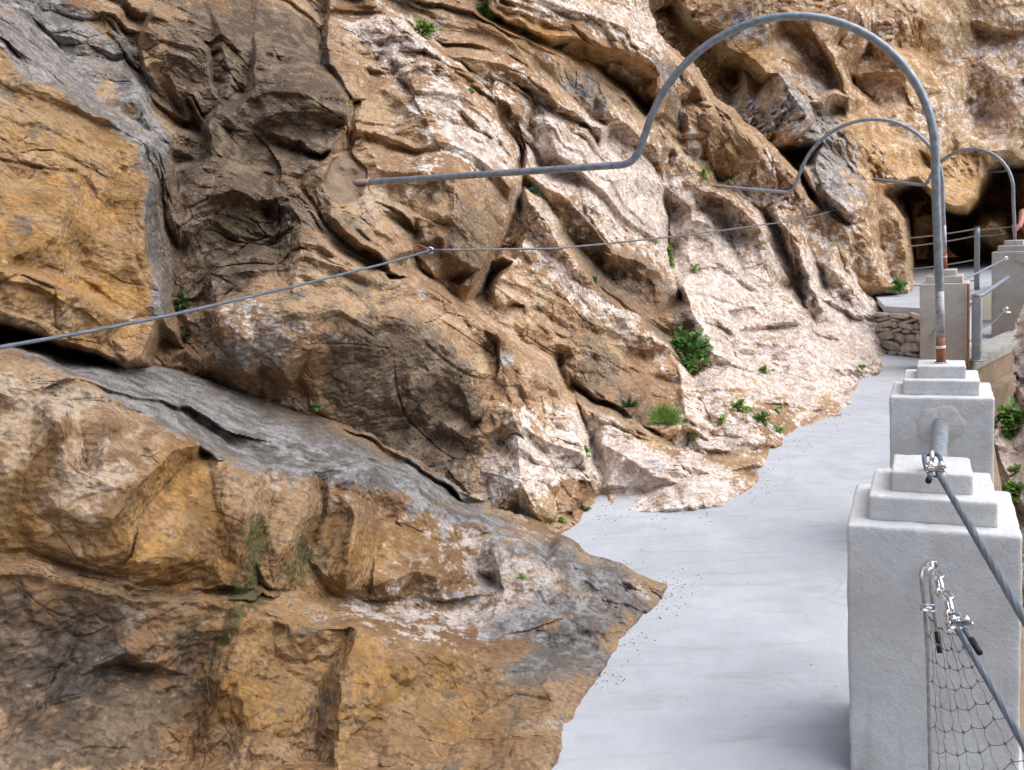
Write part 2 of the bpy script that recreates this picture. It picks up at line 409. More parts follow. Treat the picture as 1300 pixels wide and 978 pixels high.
    c = mixc(c, ss(z['peach'] + .5 * A_ + .35 * B_ + .3 * C_, .3, .6) * .9, two(ss(B_ + C_, -.3, .4), (.52, .36, .23), (.70, .55, .41)))
    om = np.clip(z['orange'], 0, 1.2) * (.45 + .55 * ss(D_ + .4 * C_, -.3, .3))
    c = mixc(c, np.clip(om, 0, .95), two(ss(B_ + .5 * C_, -.35, .4), (.29, .155, .05), (.54, .30, .10)))
    w_ = z['white'] + .7 * B_ + .65 * C_ + .5 * E_n + .2 * F_n + .22 * cellv - .9 * np.clip(z['dark'], 0, 1) - .35 * np.clip(z['orange'], 0, 1)
    wm = ss(w_, .44, .66) * .9
    c = mixc(c, wm, two(ss(C_ + E_n * .6, -.35, .35), (.54, .43, .35), (.80, .71, .64)))
    g_ = z['grey'] + (.8 * D_ + .4 * C_ + .3 * E_n) * (.22 + .78 * np.clip(z['grey'] * 1.6, 0, 1))
    gm = ss(g_, .34, .64) * .92
    c = mixc(c, gm, two(ss(C_ + .6 * B_ + .5 * E_n, -.4, .5), (.17, .16, .15), (.42, .41, .405)))
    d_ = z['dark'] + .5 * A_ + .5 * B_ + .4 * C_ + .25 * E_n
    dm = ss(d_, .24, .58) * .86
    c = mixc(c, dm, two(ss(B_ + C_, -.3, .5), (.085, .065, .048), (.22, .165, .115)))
    # rusty and dark seams where the rock is jointed
    seam = np.clip(1 - e2 / .05, 0, 1) * ss(A_, -.1, .25) * .6 * crack
    c = mixc(c, seam, (.20, .105, .05))
    seam = np.clip(1 - e3 / .08, 0, 1) * ss(D_, .0, .3) * .5 * crack
    c = mixc(c, seam, (.17, .115, .075))
    seam = np.clip(1 - e4 / .10, 0, 1) * ss(B_ + .5 * A_, -.1, .25) * .38 * l3; c = mixc(c, seam, (.19, .12, .075))
    seam = np.clip(1 - e1 / .022, 0, 1) * .5 * crack * ss(B_, -.05, .2); c = mixc(c, seam, (.10, .075, .055))
    c = c * (1 + .22 * np.clip(F_n + .6 * E_n, -1, 1))[:, None]
    sp = ss(E_n, .36, .5) * .6; c = mixc(c, sp, (.15, .125, .10))
    sp = ss(-E_n, .40, .60) * .35 * ss(C_, -.2, .2); c = mixc(c, sp, (.72, .64, .56))
    mo = ss(z['moss'] + .5 * B_ + .6 * C_ + .4 * E_n, .45, .85) * .75 * (z['moss'] > .12); c = mixc(c, mo, (.07, .085, .03))
    c = mixc(c, cem, two(ss(B_, -.3, .3), (.19, .135, .10), (.27, .20, .15)))
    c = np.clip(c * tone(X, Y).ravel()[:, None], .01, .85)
    # keep
    poly = np.array(outline, float)
    ok = inside(poly, Xs, Ys)
    # thin below the path is useless
    deep = p[:, 2].reshape(H, W) < -.35
    if kind == 'structure' and seed < 3: ok &= ~deep
    qk = ok[:-1, :-1] & ok[1:, :-1] & ok[:-1, 1:] & ok[1:, 1:]
    idx = np.arange(H * W).reshape(H, W)
    jj, ii = np.nonzero(qk)
    quads = np.stack([idx[jj, ii], idx[jj + 1, ii], idx[jj + 1, ii + 1], idx[jj, ii + 1]], 1)
    used = np.unique(quads); remap = -np.ones(H * W, int); remap[used] = np.arange(len(used)); quads = remap[quads]
    me = bpy.data.meshes.new(name)
    me.vertices.add(len(used)); me.vertices.foreach_set('co', p[used].astype(np.float32).ravel())
    me.loops.add(quads.size); me.loops.foreach_set('vertex_index', quads.ravel().astype(np.int32))
    me.polygons.add(len(quads)); me.polygons.foreach_set('loop_start', np.arange(0, quads.size, 4, dtype=np.int32))
    me.polygons.foreach_set('loop_total', np.full(len(quads), 4, dtype=np.int32))
    me.update(calc_edges=True); me.polygons.foreach_set('use_smooth', [False] * len(me.polygons))
    a = me.attributes.new('cement', 'FLOAT', 'POINT'); a.data.foreach_set('value', cem[used].astype(np.float32))
    a = me.attributes.new('stone', 'FLOAT_COLOR', 'POINT'); a.data.foreach_set('color', np.concatenate([c[used], np.ones((len(used), 1))], 1).astype(np.float32).ravel())
    o = link_mesh(name, me, ROCK, None, False)
    tag(o, label, cat, None, kind)
    surf = {'D': ((p - EYE) @ Fv).reshape(H, W), 'base': base, 'X0': x0, 'Y0': y0, 'step': step, 'P': p.reshape(H, W, 3), 'N': N}
    return o, surf
def clear_depth(surf, px, py, r=4):
    i = int(round((px - surf['X0']) / surf['step'])); j = int(round((py - surf['Y0']) / surf['step']))
    return float(surf['D'][j - r:j + r + 1, i - r:i + r + 1].min())
def probe(surf, px, py):
    i = int(round((px - surf['X0']) / surf['step'])); j = int(round((py - surf['Y0']) / surf['step']))
    return Vector(surf['P'][j, i]), Vector(surf['N'][j, i])
def foot_stain(mt, top, c):
    nt = mt.node_tree; b = [n for n in nt.nodes if n.type == 'BSDF_PRINCIPLED'][0]; g = G(nt); src = b.inputs['Base Color'].links[0].from_socket
    sx = g.n('ShaderNodeSeparateXYZ'); g.put(sx.inputs[0], g.tc)
    z = g.math('ADD', sx.outputs[2], g.math('MULTIPLY', g.math('SUBTRACT', g.noise(4, 6, .65), .5), .9))
    g.put(b.inputs['Base Color'], g.mix(g.ramp(z, top, top * .2, 0, .8), src, g.mix(g.noise(14, 6, .7), tuple(v * .7 for v in c), tuple(min(1, v * 1.35) for v in c))))
foot_stain(PILLARW, .75, (.36, .27, .20))
#@@ROCKS
# ---- main cliff face -------------------------------------------------
A2 = [(-120,-120,4.6),(0,0,4.8),(240,0,6.0),(420,0,7.2),(-120,220,3.4),(0,220,3.8),(240,220,4.75),(455,232,5.86),(0,440,3.35),(-120,440,3.05),(200,460,3.95),
      (360,440,4.4),(500,560,4.75),(620,640,5.1),(600,440,5.7),(600,110,7.2),(600,0,8.3),(780,0,10),(720,110,8.6),(720,220,8.0),(840,110,10.1),
      (885,233,10.75),(1000,210,11.6),(1020,330,11.2),(1090,400,11.5),(1165,435,11.9),(1070,500,8.85),(960,590,6.5),(860,640,5.6),(760,640,5.75),
      (720,500,6.4),(840,440,8.2),(840,330,9.6),(960,440,9.4),(1060,440,10.1),(780,-100,12),(400,-120,8.4),(900,0,12),(300,600,4.0),(500,700,4.3),(100,560,3.4),(1180,500,10.2)]
L2 = [
 # upper-left block: crest, ledge behind it, side face, foot
 [(-70,20,-.16),(0,62,-.16),(30,100,-.17),(60,110,-.17),(105,135,-.18),(150,160,-.18),(185,185,-.18)],
 [(-30,-60,.2),(50,0,.32),(75,60,.34),(115,112,.34),(130,128,.32),(185,166,.32),(212,200,.34)],
 [(185,185,-.18),(188,240,-.18),(183,330,-.17),(205,378,-.15),(207,400,-.1),(190,435,-.1),(183,458,-.08)],
 [(196,186,.05),(212,200,.34),(214,250,.36),(212,330,.4),(219,380,.42),(235,440,.35)],
 [(-70,395,-.1),(0,408,-.1),(40,416,-.1),(70,436,-.1),(125,446,-.1),(160,463,-.09),(183,458,-.08)],
 [(-70,402,.3),(0,416,.3),(40,425,.3),(70,446,.3),(125,456,.28),(160,474,.25),(196,466,.25),(205,430,.3)],
 [(-30,330,-.1),(0,337,-.07),(60,350,-.02),(100,368,.0),(130,388,.0),(165,405,-.04)],
 [(-30,345,-.16),(20,347,-.17),(65,356,-.21),(115,382,-.17),(150,402,-.14)],
 [(150,190,-.13),(158,225,-.1),(140,262,-.09),(118,300,-.1)],
 [(60,180,-.17),(90,240,-.19),(70,300,-.16)],
 [(20,120,-.12),(30,200,-.10),(10,260,-.12)],
 # brown wall with ribs
 [(105,-40,.25),(120,0,.22),(130,40,.24),(150,60,.26)],
 [(132,30,.2),(148,52,.18),(163,90,.2),(175,130,.22),(190,165,.3)],
 [(155,45,.34),(180,90,.38),(195,130,.42),(216,165,.45),(225,220,.5),(226,300,.52),(225,370,.5)],
 [(180,-20,.25),(205,55,.26),(214,95,.26),(226,118,.28),(236,126,.3)],
 [(212,122,.52),(228,142,.56),(252,160,.5)],
 [(240,125,.22),(262,160,.2),(270,200,.3)],
 [(258,-20,.15),(268,50,.22),(262,100,.3),(258,150,.38),(262,190,.42)],
 [(285,-20,.1),(280,40,.12),(290,90,.15),(282,130,.24)],
 [(275,215,.3),(300,240,.22),(330,262,.25),(345,290,.28)],
 [(240,260,.42),(262,320,.34),(255,380,.32),(262,430,.3)],
 [(300,150,.22),(305,200,.3),(345,225,.24),(372,260,.2),(380,245,.12)],
 [(318,-20,.1),(322,40,.12),(315,70,.2),(312,110,.22)],
 [(330,-20,.0),(360,10,.0),(375,40,.02),(380,60,.06)],
 [(325,60,.05),(355,62,.0),(375,72,-.06),(400,86,-.12),(430,115,-.14),(441,140,-.14),(440,162,-.12),(420,188,-.1),(402,193,-.06),(380,176,.0),(350,168,.05),(325,110,.06),(325,60,.05)],
 [(408,200,.1),(385,190,.15),(352,180,.18),(330,165,.2)],
 [(412,-20,.18),(412,15,.2),(411,50,.22),(409,84,.24),(425,100,.1),(446,130,.14),(447,158,.14),(440,190,.14)],
 [(418,-20,-.02),(419,15,-.02),(418,50,.0),(418,80,.0),(432,98,-.04),(456,126,-.04),(452,160,-.04),(446,190,-.02)],
 # big light slab
 [(462,-30,-.12),(470,0,-.12),(500,28,-.18),(520,50,-.22),(545,68,-.22),(575,95,-.22),(600,125,-.22),(625,155,-.22),(643,185,-.22),(650,210,-.22)],
 [(490,-30,.02),(498,-5,.03),(522,18,.04),(540,38,.06),(562,54,.08),(594,82,.08),(620,112,.08),(645,142,.1),(662,180,.16),(663,215,.3)],
 [(650,210,-.22),(648,240,-.18),(642,280,-.12),(630,312,-.06),(610,345,.0),(600,362,.05)],
 [(663,215,.3),(660,262,.34),(645,305,.42),(625,345,.6),(612,372,.75),(598,392,.7)],
 [(575,215,-.26),(577,250,-.24),(572,290,-.18),(562,318,-.14),(545,340,-.04)],
 [(520,100,-.16),(540,150,-.2),(560,190,-.22),(575,215,-.26)],
 [(500,60,-.16),(505,85,-.08),(500,110,-.04),(510,130,-.08)],
 [(450,90,-.02),(475,84,.04),(500,92,.02),(520,110,-.02)],
 [(445,128,-.02),(465,126,.05),(480,140,.08),(500,149,.04)],
 [(470,190,-.12),(500,170,-.06),(530,180,-.04)],
 [(400,235,.0),(398,215,.0),(415,200,-.02),(455,205,-.04),(470,225,-.06),(465,250,-.04)],
 [(480,215,-.12),(520,225,-.16),(560,225,-.22)],
 [(490,260,.0),(520,280,.02),(530,300,.0),(525,318,-.02),(515,340,-.02)],
 [(530,275,-.1),(540,300,-.1),(548,318,-.1)],
 # wedge block below the anchor
 [(422,262,-.06),(445,256,-.12),(475,255,-.18),(500,262,-.2),(522,280,-.15)],
 [(428,256,.06),(450,250,.04),(476,249,.04),(504,255,.04),(530,272,.04)],
 [(420,275,-.06),(440,292,-.14),(468,314,-.18),(488,328,-.16),(500,322,-.1)],
 [(378,240,.15),(400,264,.22),(418,290,.28),(445,315,.3),(475,337,.28),(496,346,.2)],
 [(370,262,.0),(385,290,-.02),(410,305,-.04),(435,330,-.02),(462,352,.0),(490,352,.0)],
 # dark middle mass
 [(480,345,-.04),(495,344,-.1),(520,352,-.17),(550,372,-.24),(580,393,-.26),(600,405,-.28),(625,418,-.28),(650,440,-.28),(690,468,-.28),(712,500,-.28),(730,545,-.28),(744,575,-.34),(750,610,-.32),(752,632,'G-.05')],
 [(508,336,.12),(535,345,.2),(562,360,.3),(590,384,.6),(610,396,.7),(640,412,.45),(668,434,.3),(704,458,.24),(726,498,.24),(742,545,.24),(756,580,.24),(762,610,.16),(762,640,'G.1')],
 [(580,470,-.26),(592,510,-.12),(600,545,.04),(596,590,.04),(592,622,.1)],
 [(640,470,-.24),(622,520,-.1),(628,560,-.1),(610,600,.0)],
 [(560,430,-.26),(548,470,-.16),(560,510,.0),(580,560,.06)],
 [(430,400,-.14),(470,440,-.12),(500,480,-.04),(520,530,.06),(560,580,.1)],
 [(650,500,-.26),(655,560,-.34),(660,610,-.3),(685,650,-.15)],
 [(744,575,-.34),(722,612,-.26),(705,650,-.12),(700,664,'G-.02')],
 [(748,612,-.26),(725,650,-.08),(722,655,'G.02')],
 [(690,480,-.26),(705,520,-.2),(700,560,-.26),(715,590,-.3)],
 [(330,380,.04),(370,375,-.02),(400,400,-.04),(390,440,-.06),(360,470,.04)],
 [(240,395,.25),(280,395,.12),(320,400,.06),(310,430,.06),(285,440,.16)],
 [(250,430,.32),(290,455,.18),(330,450,.12),(322,475,.2)],
 # back of the foreground outcrop
 [(235,440,.35),(262,470,.28),(290,478,.28),(330,482,.28),(380,498,.26),(400,518,.22),(450,548,.2),(520,588,.2),(590,632,.16),(625,652,.12),(660,662,'G.0'),(690,670,'G.0'),(708,674,'G.0')],
 [(235,480,.5),(330,520,.5),(450,590,.4),(590,670,.4),(700,700,'G.3')],
 # low pale rock on the path
 [(715,500,.14),(735,512,.04),(760,530,-.05),(800,562,-.08),(840,582,-.08),(875,594,-.06),(910,602,-.04),(955,612,'G-.05')],
 [(728,490,.3),(755,508,.3),(785,522,.28),(830,545,.28),(860,562,.24),(900,580,.18),(942,584,'G.05')],
 [(765,560,-.02),(790,580,-.16),(830,605,-.18),(870,612,-.1),(920,618,'G-.1')],
 [(790,640,-.02),(820,622,.02),(850,615,-.02),(880,600,.0)],
 [(770,610,.04),(775,590,.02),(765,575,.1)],
 # contact with the path
 [(708,674,'G.0'),(730,660,'G.0'),(751,642,'G.0'),(756,632,'G.04'),(772,640,'G.0'),(794,648,'G.0'),(829,649,'G.0'),(869,648,'G.0'),(896,643,'G.0'),(923,632,'G.0'),(950,621,'G.0'),
  (959,614,'G.0'),(961,588,'G.0'),(944,580,'G.02'),(977,569,'G.0'),(985,554,'G.0'),(1019,535,'G.0'),(1069,523,'G.0'),(1069,504,'G.0'),(1065,494,'G.03'),(1096,481,'G.0'),(1119,469,'G.0'),(1123,450,'G.02'),(1146,438,'G.0'),(1170,433,'G.0')],
 [(708,700,'G.4'),(760,668,'G.4'),(829,675,'G.45'),(896,668,'G.45'),(965,640,'G.5'),(985,595,'G.5'),(1019,560,'G.5'),(1080,545,'G.6'),(1100,505,'G.6'),(1140,470,'G.6'),(1185,450,'G.6')],
 # long diagonal slab beyond
 [(662,228,-.1),(680,262,-.2),(700,290,-.22),(720,318,-.25),(745,348,-.25),(770,373,-.25),(800,403,-.25),(830,428,-.25),(850,443,-.24),(860,465,-.16),(868,500,-.06),(876,540,.0)],
 [(690,243,.08),(704,272,.12),(722,296,.14),(750,325,.17),(765,345,.24),(800,374,.17),(835,400,.16),(858,425,.14),(872,455,.14),(885,490,.12),(905,540,.1)],
 [(697,232,-.12),(722,258,-.14),(750,286,-.16),(780,316,-.2),(820,340,-.2),(842,352,-.2),(866,368,-.16),(880,393,-.16),(900,425,-.16),(905,450,-.1),(898,475,-.02)],
 [(655,385,.22),(670,400,.2),(700,430,.16),(720,470,.14),(760,505,.14),(800,530,.16),(850,550,.16)],
 [(740,360,-.18),(765,390,-.14),(790,430,-.06),(830,470,.0),(860,500,.04)],
 [(622,330,.3),(640,322,.1),(655,330,.08),(668,352,.1),(650,372,.12),(630,362,.2)],
 [(632,392,.4),(648,380,.12),(668,392,.12),(672,415,.2)],
 [(690,330,-.02),(680,355,.04),(700,385,.04),(715,410,.08)],
 [(668,300,.02),(684,318,.0),(705,322,-.1)],
 # ledges above the hand rail arm
 [(600,20,-.02),(612,40,.0),(640,60,-.02),(665,80,-.02)],
 [(618,80,-.06),(636,86,-.14),(660,98,-.2),(681,116,-.2),(705,130,-.2),(728,143,-.2),(742,158,-.1)],
 [(630,96,.06),(655,108,.06),(680,128,.08),(710,146,.1),(735,160,.08)],
 [(585,70,-.02),(600,98,-.1),(625,118,-.14),(645,132,-.16),(656,148,-.1),(668,190,-.06),(665,215,-.02)],
 [(650,150,.16),(672,160,.14),(690,200,.1),(700,225,.04)],
 [(700,100,.02),(725,125,.14),(748,150,.16),(765,160,.1)],
 [(742,158,-.1),(762,163,-.2),(778,152,-.24),(786,154,-.2),(815,175,-.18),(832,190,-.1)],
 [(775,166,.06),(800,182,.06),(818,196,.08)],
 [(700,165,-.1),(705,200,-.04),(740,215,-.1),(760,240,-.14),(770,270,-.14),(800,300,-.14)],
 [(760,215,-.02),(790,225,-.12),(800,260,-.06),(790,290,-.1),(830,320,-.16)],
 [(745,165,.0),(760,190,.06),(775,205,.0)],
 # overhanging crag at the top
 [(610,-40,-.3),(622,-5,-.34),(650,8,-.38),(690,18,-.4),(725,32,-.42),(765,58,-.44),(800,64,-.42),(825,74,-.42),(838,94,-.38),(842,115,-.32),(834,140,-.2)],
 [(600,-30,.1),(615,20,.12),(640,34,.14),(680,52,.16),(715,66,.18),(745,76,.24),(775,96,.26),(802,116,.26),(826,142,.2)],
 [(615,30,.02),(640,44,.02),(680,60,.0),(720,76,.0),(760,106,-.02),(800,132,-.02),(820,152,.0)],
 [(790,-30,-.3),(812,10,-.3),(828,45,-.24),(845,75,-.2),(862,120,-.06),(870,150,.0)],
 [(700,-30,-.4),(720,0,-.4),(750,25,-.46),(790,40,-.44)],
 # ribs of the far half
 [(868,130,.1),(862,160,.06),(850,190,-.04),(872,205,-.14),(890,222,-.18),(905,232,-.1)],
 [(900,125,-.06),(905,165,-.12),(900,200,-.04),(915,230,.0)],
 [(905,125,-.1),(925,160,-.12),(935,205,-.06),(930,228,.02)],
 [(836,235,-.06),(832,262,-.14),(836,300,-.16),(838,338,-.12)],
 [(846,230,.06),(846,262,.24),(848,300,.3),(852,345,.26),(868,375,.18)],
 [(858,225,-.02),(866,255,-.02),(880,270,-.02),(872,300,.0),(876,340,.02)],
 [(880,240,-.12),(912,246,-.2),(935,262,-.24),(958,280,-.24),(970,296,-.16),(978,330,-.14),(975,372,-.06)],
 [(942,240,.1),(968,264,.16),(985,290,.2),(1000,330,.2),(1012,362,.18)],
 [(905,262,.02),(925,285,.04),(930,305,.04),(945,340,.0)],
 [(985,272,-.1),(1000,290,-.22),(1014,312,-.24),(1020,340,-.18),(1030,365,-.1)],
 [(1022,292,.1),(1035,330,.14),(1050,365,.12),(1080,400,.06)],
 [(900,300,-.06),(915,325,-.14),(945,350,-.16),(962,390,-.1),(975,420,-.04),(990,460,.0)],
 [(1010,362,.18),(1020,390,.16),(1040,415,.1),(1062,440,.06)],
 [(1000,375,-.06),(1015,410,-.14),(1035,440,-.12),(1060,470,-.06)],
 [(930,400,.06),(945,430,.12),(935,455,.14),(950,470,.06)],
 [(890,385,-.14),(925,395,-.1),(935,430,-.06),(925,465,-.06)],
 [(1055,340,-.14),(1080,360,-.16),(1100,385,-.1),(1120,415,-.04)],
 [(1045,392,-.1),(1066,372,-.04),(1072,400,.02),(1058,412,.0)],
 [(1090,360,.04),(1095,345,.12),(1110,375,.1),(1125,400,.04)],
 [(880,500,-.04),(905,480,-.12),(950,490,-.14),(1000,510,-.12),(1040,522,-.06)],
 [(955,478,.02),(990,495,.02),(1030,512,-.02)],
 [(905,530,.0),(930,520,-.12),(960,540,-.12),(975,556,'G-.05')],
 [(1000,470,-.06),(1030,480,-.12),(1055,490,-.06)],
 [(1060,450,.0),(1085,455,-.08),(1105,462,-.04)],
 # crest against the far wall, folded back behind it
 [(815,-30,-.1),(816,0,-.1),(823,40,-.1),(853,67,-.1),(880,89,-.1),(891,108,-.12),(910,132,-.12),(928,143,-.12),(939,159,-.1),(965,175,-.12),(992,203,-.12),(1014,225,-.1),(1025,246,-.08),(1049,270,-.06),(1073,284,-.02),(1094,332,.02),(1119,365,.0),(1132,380,.0),(1150,400,.0),(1168,425,.0)],
 [(824,-30,1.3),(825,0,1.3),(832,38,1.3),(860,62,1.3),(887,84,1.3),(899,104,1.3),(916,126,1.3),(934,138,1.3),(946,154,1.3),(970,169,1.3),(999,197,1.3),(1021,220,1.2),(1034,243,1.0),(1056,264,.8),(1082,280,.7),(1103,330,.6),(1127,361,.5),(1142,377,.5),(1160,396,.5),(1180,420,.4)],
]
O2 = [(-130,-100),(824,-100),(825,0),(832,38),(860,62),(887,84),(899,104),(916,126),(934,138),(946,154),(970,169),(999,197),(1021,220),(1034,243),(1056,264),(1082,280),(1103,330),(1127,361),(1142,377),(1160,396),(1185,420),(1185,500),(1100,560),(1000,680),(700,720),(400,620),(240,540),(-130,500)]
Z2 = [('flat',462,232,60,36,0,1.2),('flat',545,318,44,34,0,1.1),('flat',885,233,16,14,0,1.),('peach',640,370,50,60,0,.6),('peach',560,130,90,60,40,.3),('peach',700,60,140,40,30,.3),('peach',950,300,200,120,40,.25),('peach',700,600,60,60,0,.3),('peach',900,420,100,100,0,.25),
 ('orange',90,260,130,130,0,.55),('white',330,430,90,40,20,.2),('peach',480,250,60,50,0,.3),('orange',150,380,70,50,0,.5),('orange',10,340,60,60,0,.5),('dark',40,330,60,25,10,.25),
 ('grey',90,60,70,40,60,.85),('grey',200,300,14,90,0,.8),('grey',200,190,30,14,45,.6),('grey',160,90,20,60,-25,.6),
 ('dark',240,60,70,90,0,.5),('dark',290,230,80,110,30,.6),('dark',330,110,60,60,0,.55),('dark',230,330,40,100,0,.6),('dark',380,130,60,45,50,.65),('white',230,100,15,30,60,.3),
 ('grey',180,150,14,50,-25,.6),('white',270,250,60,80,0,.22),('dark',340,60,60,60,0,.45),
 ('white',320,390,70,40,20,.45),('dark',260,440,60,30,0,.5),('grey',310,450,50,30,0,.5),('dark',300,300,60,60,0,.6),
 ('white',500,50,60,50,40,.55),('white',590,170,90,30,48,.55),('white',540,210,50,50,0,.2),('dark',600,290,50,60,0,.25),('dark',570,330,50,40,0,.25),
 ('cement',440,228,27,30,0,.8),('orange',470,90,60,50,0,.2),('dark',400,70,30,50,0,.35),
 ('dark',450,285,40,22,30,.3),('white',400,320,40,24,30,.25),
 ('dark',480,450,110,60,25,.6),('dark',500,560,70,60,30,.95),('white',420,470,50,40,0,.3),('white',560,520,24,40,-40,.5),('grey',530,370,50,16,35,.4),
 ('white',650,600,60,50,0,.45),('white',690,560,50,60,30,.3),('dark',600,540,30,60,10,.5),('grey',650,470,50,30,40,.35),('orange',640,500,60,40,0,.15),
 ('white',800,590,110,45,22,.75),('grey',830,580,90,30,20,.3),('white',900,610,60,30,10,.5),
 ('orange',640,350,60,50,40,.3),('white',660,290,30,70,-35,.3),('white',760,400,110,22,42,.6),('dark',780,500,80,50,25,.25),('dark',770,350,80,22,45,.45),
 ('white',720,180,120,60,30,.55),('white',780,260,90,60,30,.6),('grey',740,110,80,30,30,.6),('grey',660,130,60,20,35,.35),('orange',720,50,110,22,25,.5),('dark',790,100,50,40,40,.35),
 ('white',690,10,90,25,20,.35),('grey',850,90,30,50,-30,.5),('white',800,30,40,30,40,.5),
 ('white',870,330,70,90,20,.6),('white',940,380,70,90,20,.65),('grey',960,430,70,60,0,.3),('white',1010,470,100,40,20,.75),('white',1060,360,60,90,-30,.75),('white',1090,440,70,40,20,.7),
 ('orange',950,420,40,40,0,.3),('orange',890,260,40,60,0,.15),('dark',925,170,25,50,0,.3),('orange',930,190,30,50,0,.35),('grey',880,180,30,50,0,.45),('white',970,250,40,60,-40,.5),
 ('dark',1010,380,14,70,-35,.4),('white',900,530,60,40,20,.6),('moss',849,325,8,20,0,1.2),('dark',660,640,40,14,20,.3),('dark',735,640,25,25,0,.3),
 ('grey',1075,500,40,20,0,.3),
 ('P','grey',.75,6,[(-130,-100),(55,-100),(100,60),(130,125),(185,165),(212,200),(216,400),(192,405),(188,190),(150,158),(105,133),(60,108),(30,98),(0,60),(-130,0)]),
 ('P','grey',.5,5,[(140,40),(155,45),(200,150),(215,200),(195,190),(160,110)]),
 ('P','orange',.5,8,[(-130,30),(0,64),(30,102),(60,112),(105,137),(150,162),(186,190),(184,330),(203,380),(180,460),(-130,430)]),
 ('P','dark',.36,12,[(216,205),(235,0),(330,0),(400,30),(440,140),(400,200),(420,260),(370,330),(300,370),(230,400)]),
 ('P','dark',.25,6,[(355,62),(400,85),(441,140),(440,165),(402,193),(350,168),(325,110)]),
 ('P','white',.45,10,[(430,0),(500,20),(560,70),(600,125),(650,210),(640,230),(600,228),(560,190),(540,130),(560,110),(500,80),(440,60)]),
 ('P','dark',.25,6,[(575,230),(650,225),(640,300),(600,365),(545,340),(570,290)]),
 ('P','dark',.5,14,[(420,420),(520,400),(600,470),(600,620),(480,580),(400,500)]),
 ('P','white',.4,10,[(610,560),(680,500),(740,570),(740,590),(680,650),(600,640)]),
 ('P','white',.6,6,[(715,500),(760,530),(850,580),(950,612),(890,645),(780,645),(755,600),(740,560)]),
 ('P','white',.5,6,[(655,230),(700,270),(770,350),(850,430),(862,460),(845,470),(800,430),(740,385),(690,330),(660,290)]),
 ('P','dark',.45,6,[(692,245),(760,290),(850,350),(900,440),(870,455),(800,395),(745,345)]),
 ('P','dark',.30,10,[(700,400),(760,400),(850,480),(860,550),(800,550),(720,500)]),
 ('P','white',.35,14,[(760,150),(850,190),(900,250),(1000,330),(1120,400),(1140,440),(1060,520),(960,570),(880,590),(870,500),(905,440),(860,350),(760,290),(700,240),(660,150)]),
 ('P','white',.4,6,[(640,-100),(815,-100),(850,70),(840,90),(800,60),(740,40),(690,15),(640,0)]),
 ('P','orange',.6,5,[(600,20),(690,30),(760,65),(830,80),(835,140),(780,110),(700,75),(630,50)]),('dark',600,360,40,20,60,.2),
]
cliff, S2 = rock_layer('cliff_face', A2, L2, O2, (-130,-100,1190,730), 1.5, Z2, 'steep limestone cliff face of slanting pale and brown slabs rising left of the concrete path', 'cliff', 1.0, 0, bedding=lambda x, y: .4 + .6 * np.clip((x - 260) / 200, 0, 1), tone=lambda x, y: .80 + .27 * np.clip((x - 300) / 380, 0, 1))  # tone lowers the albedo towards the left: foreground light falloff put into the colour

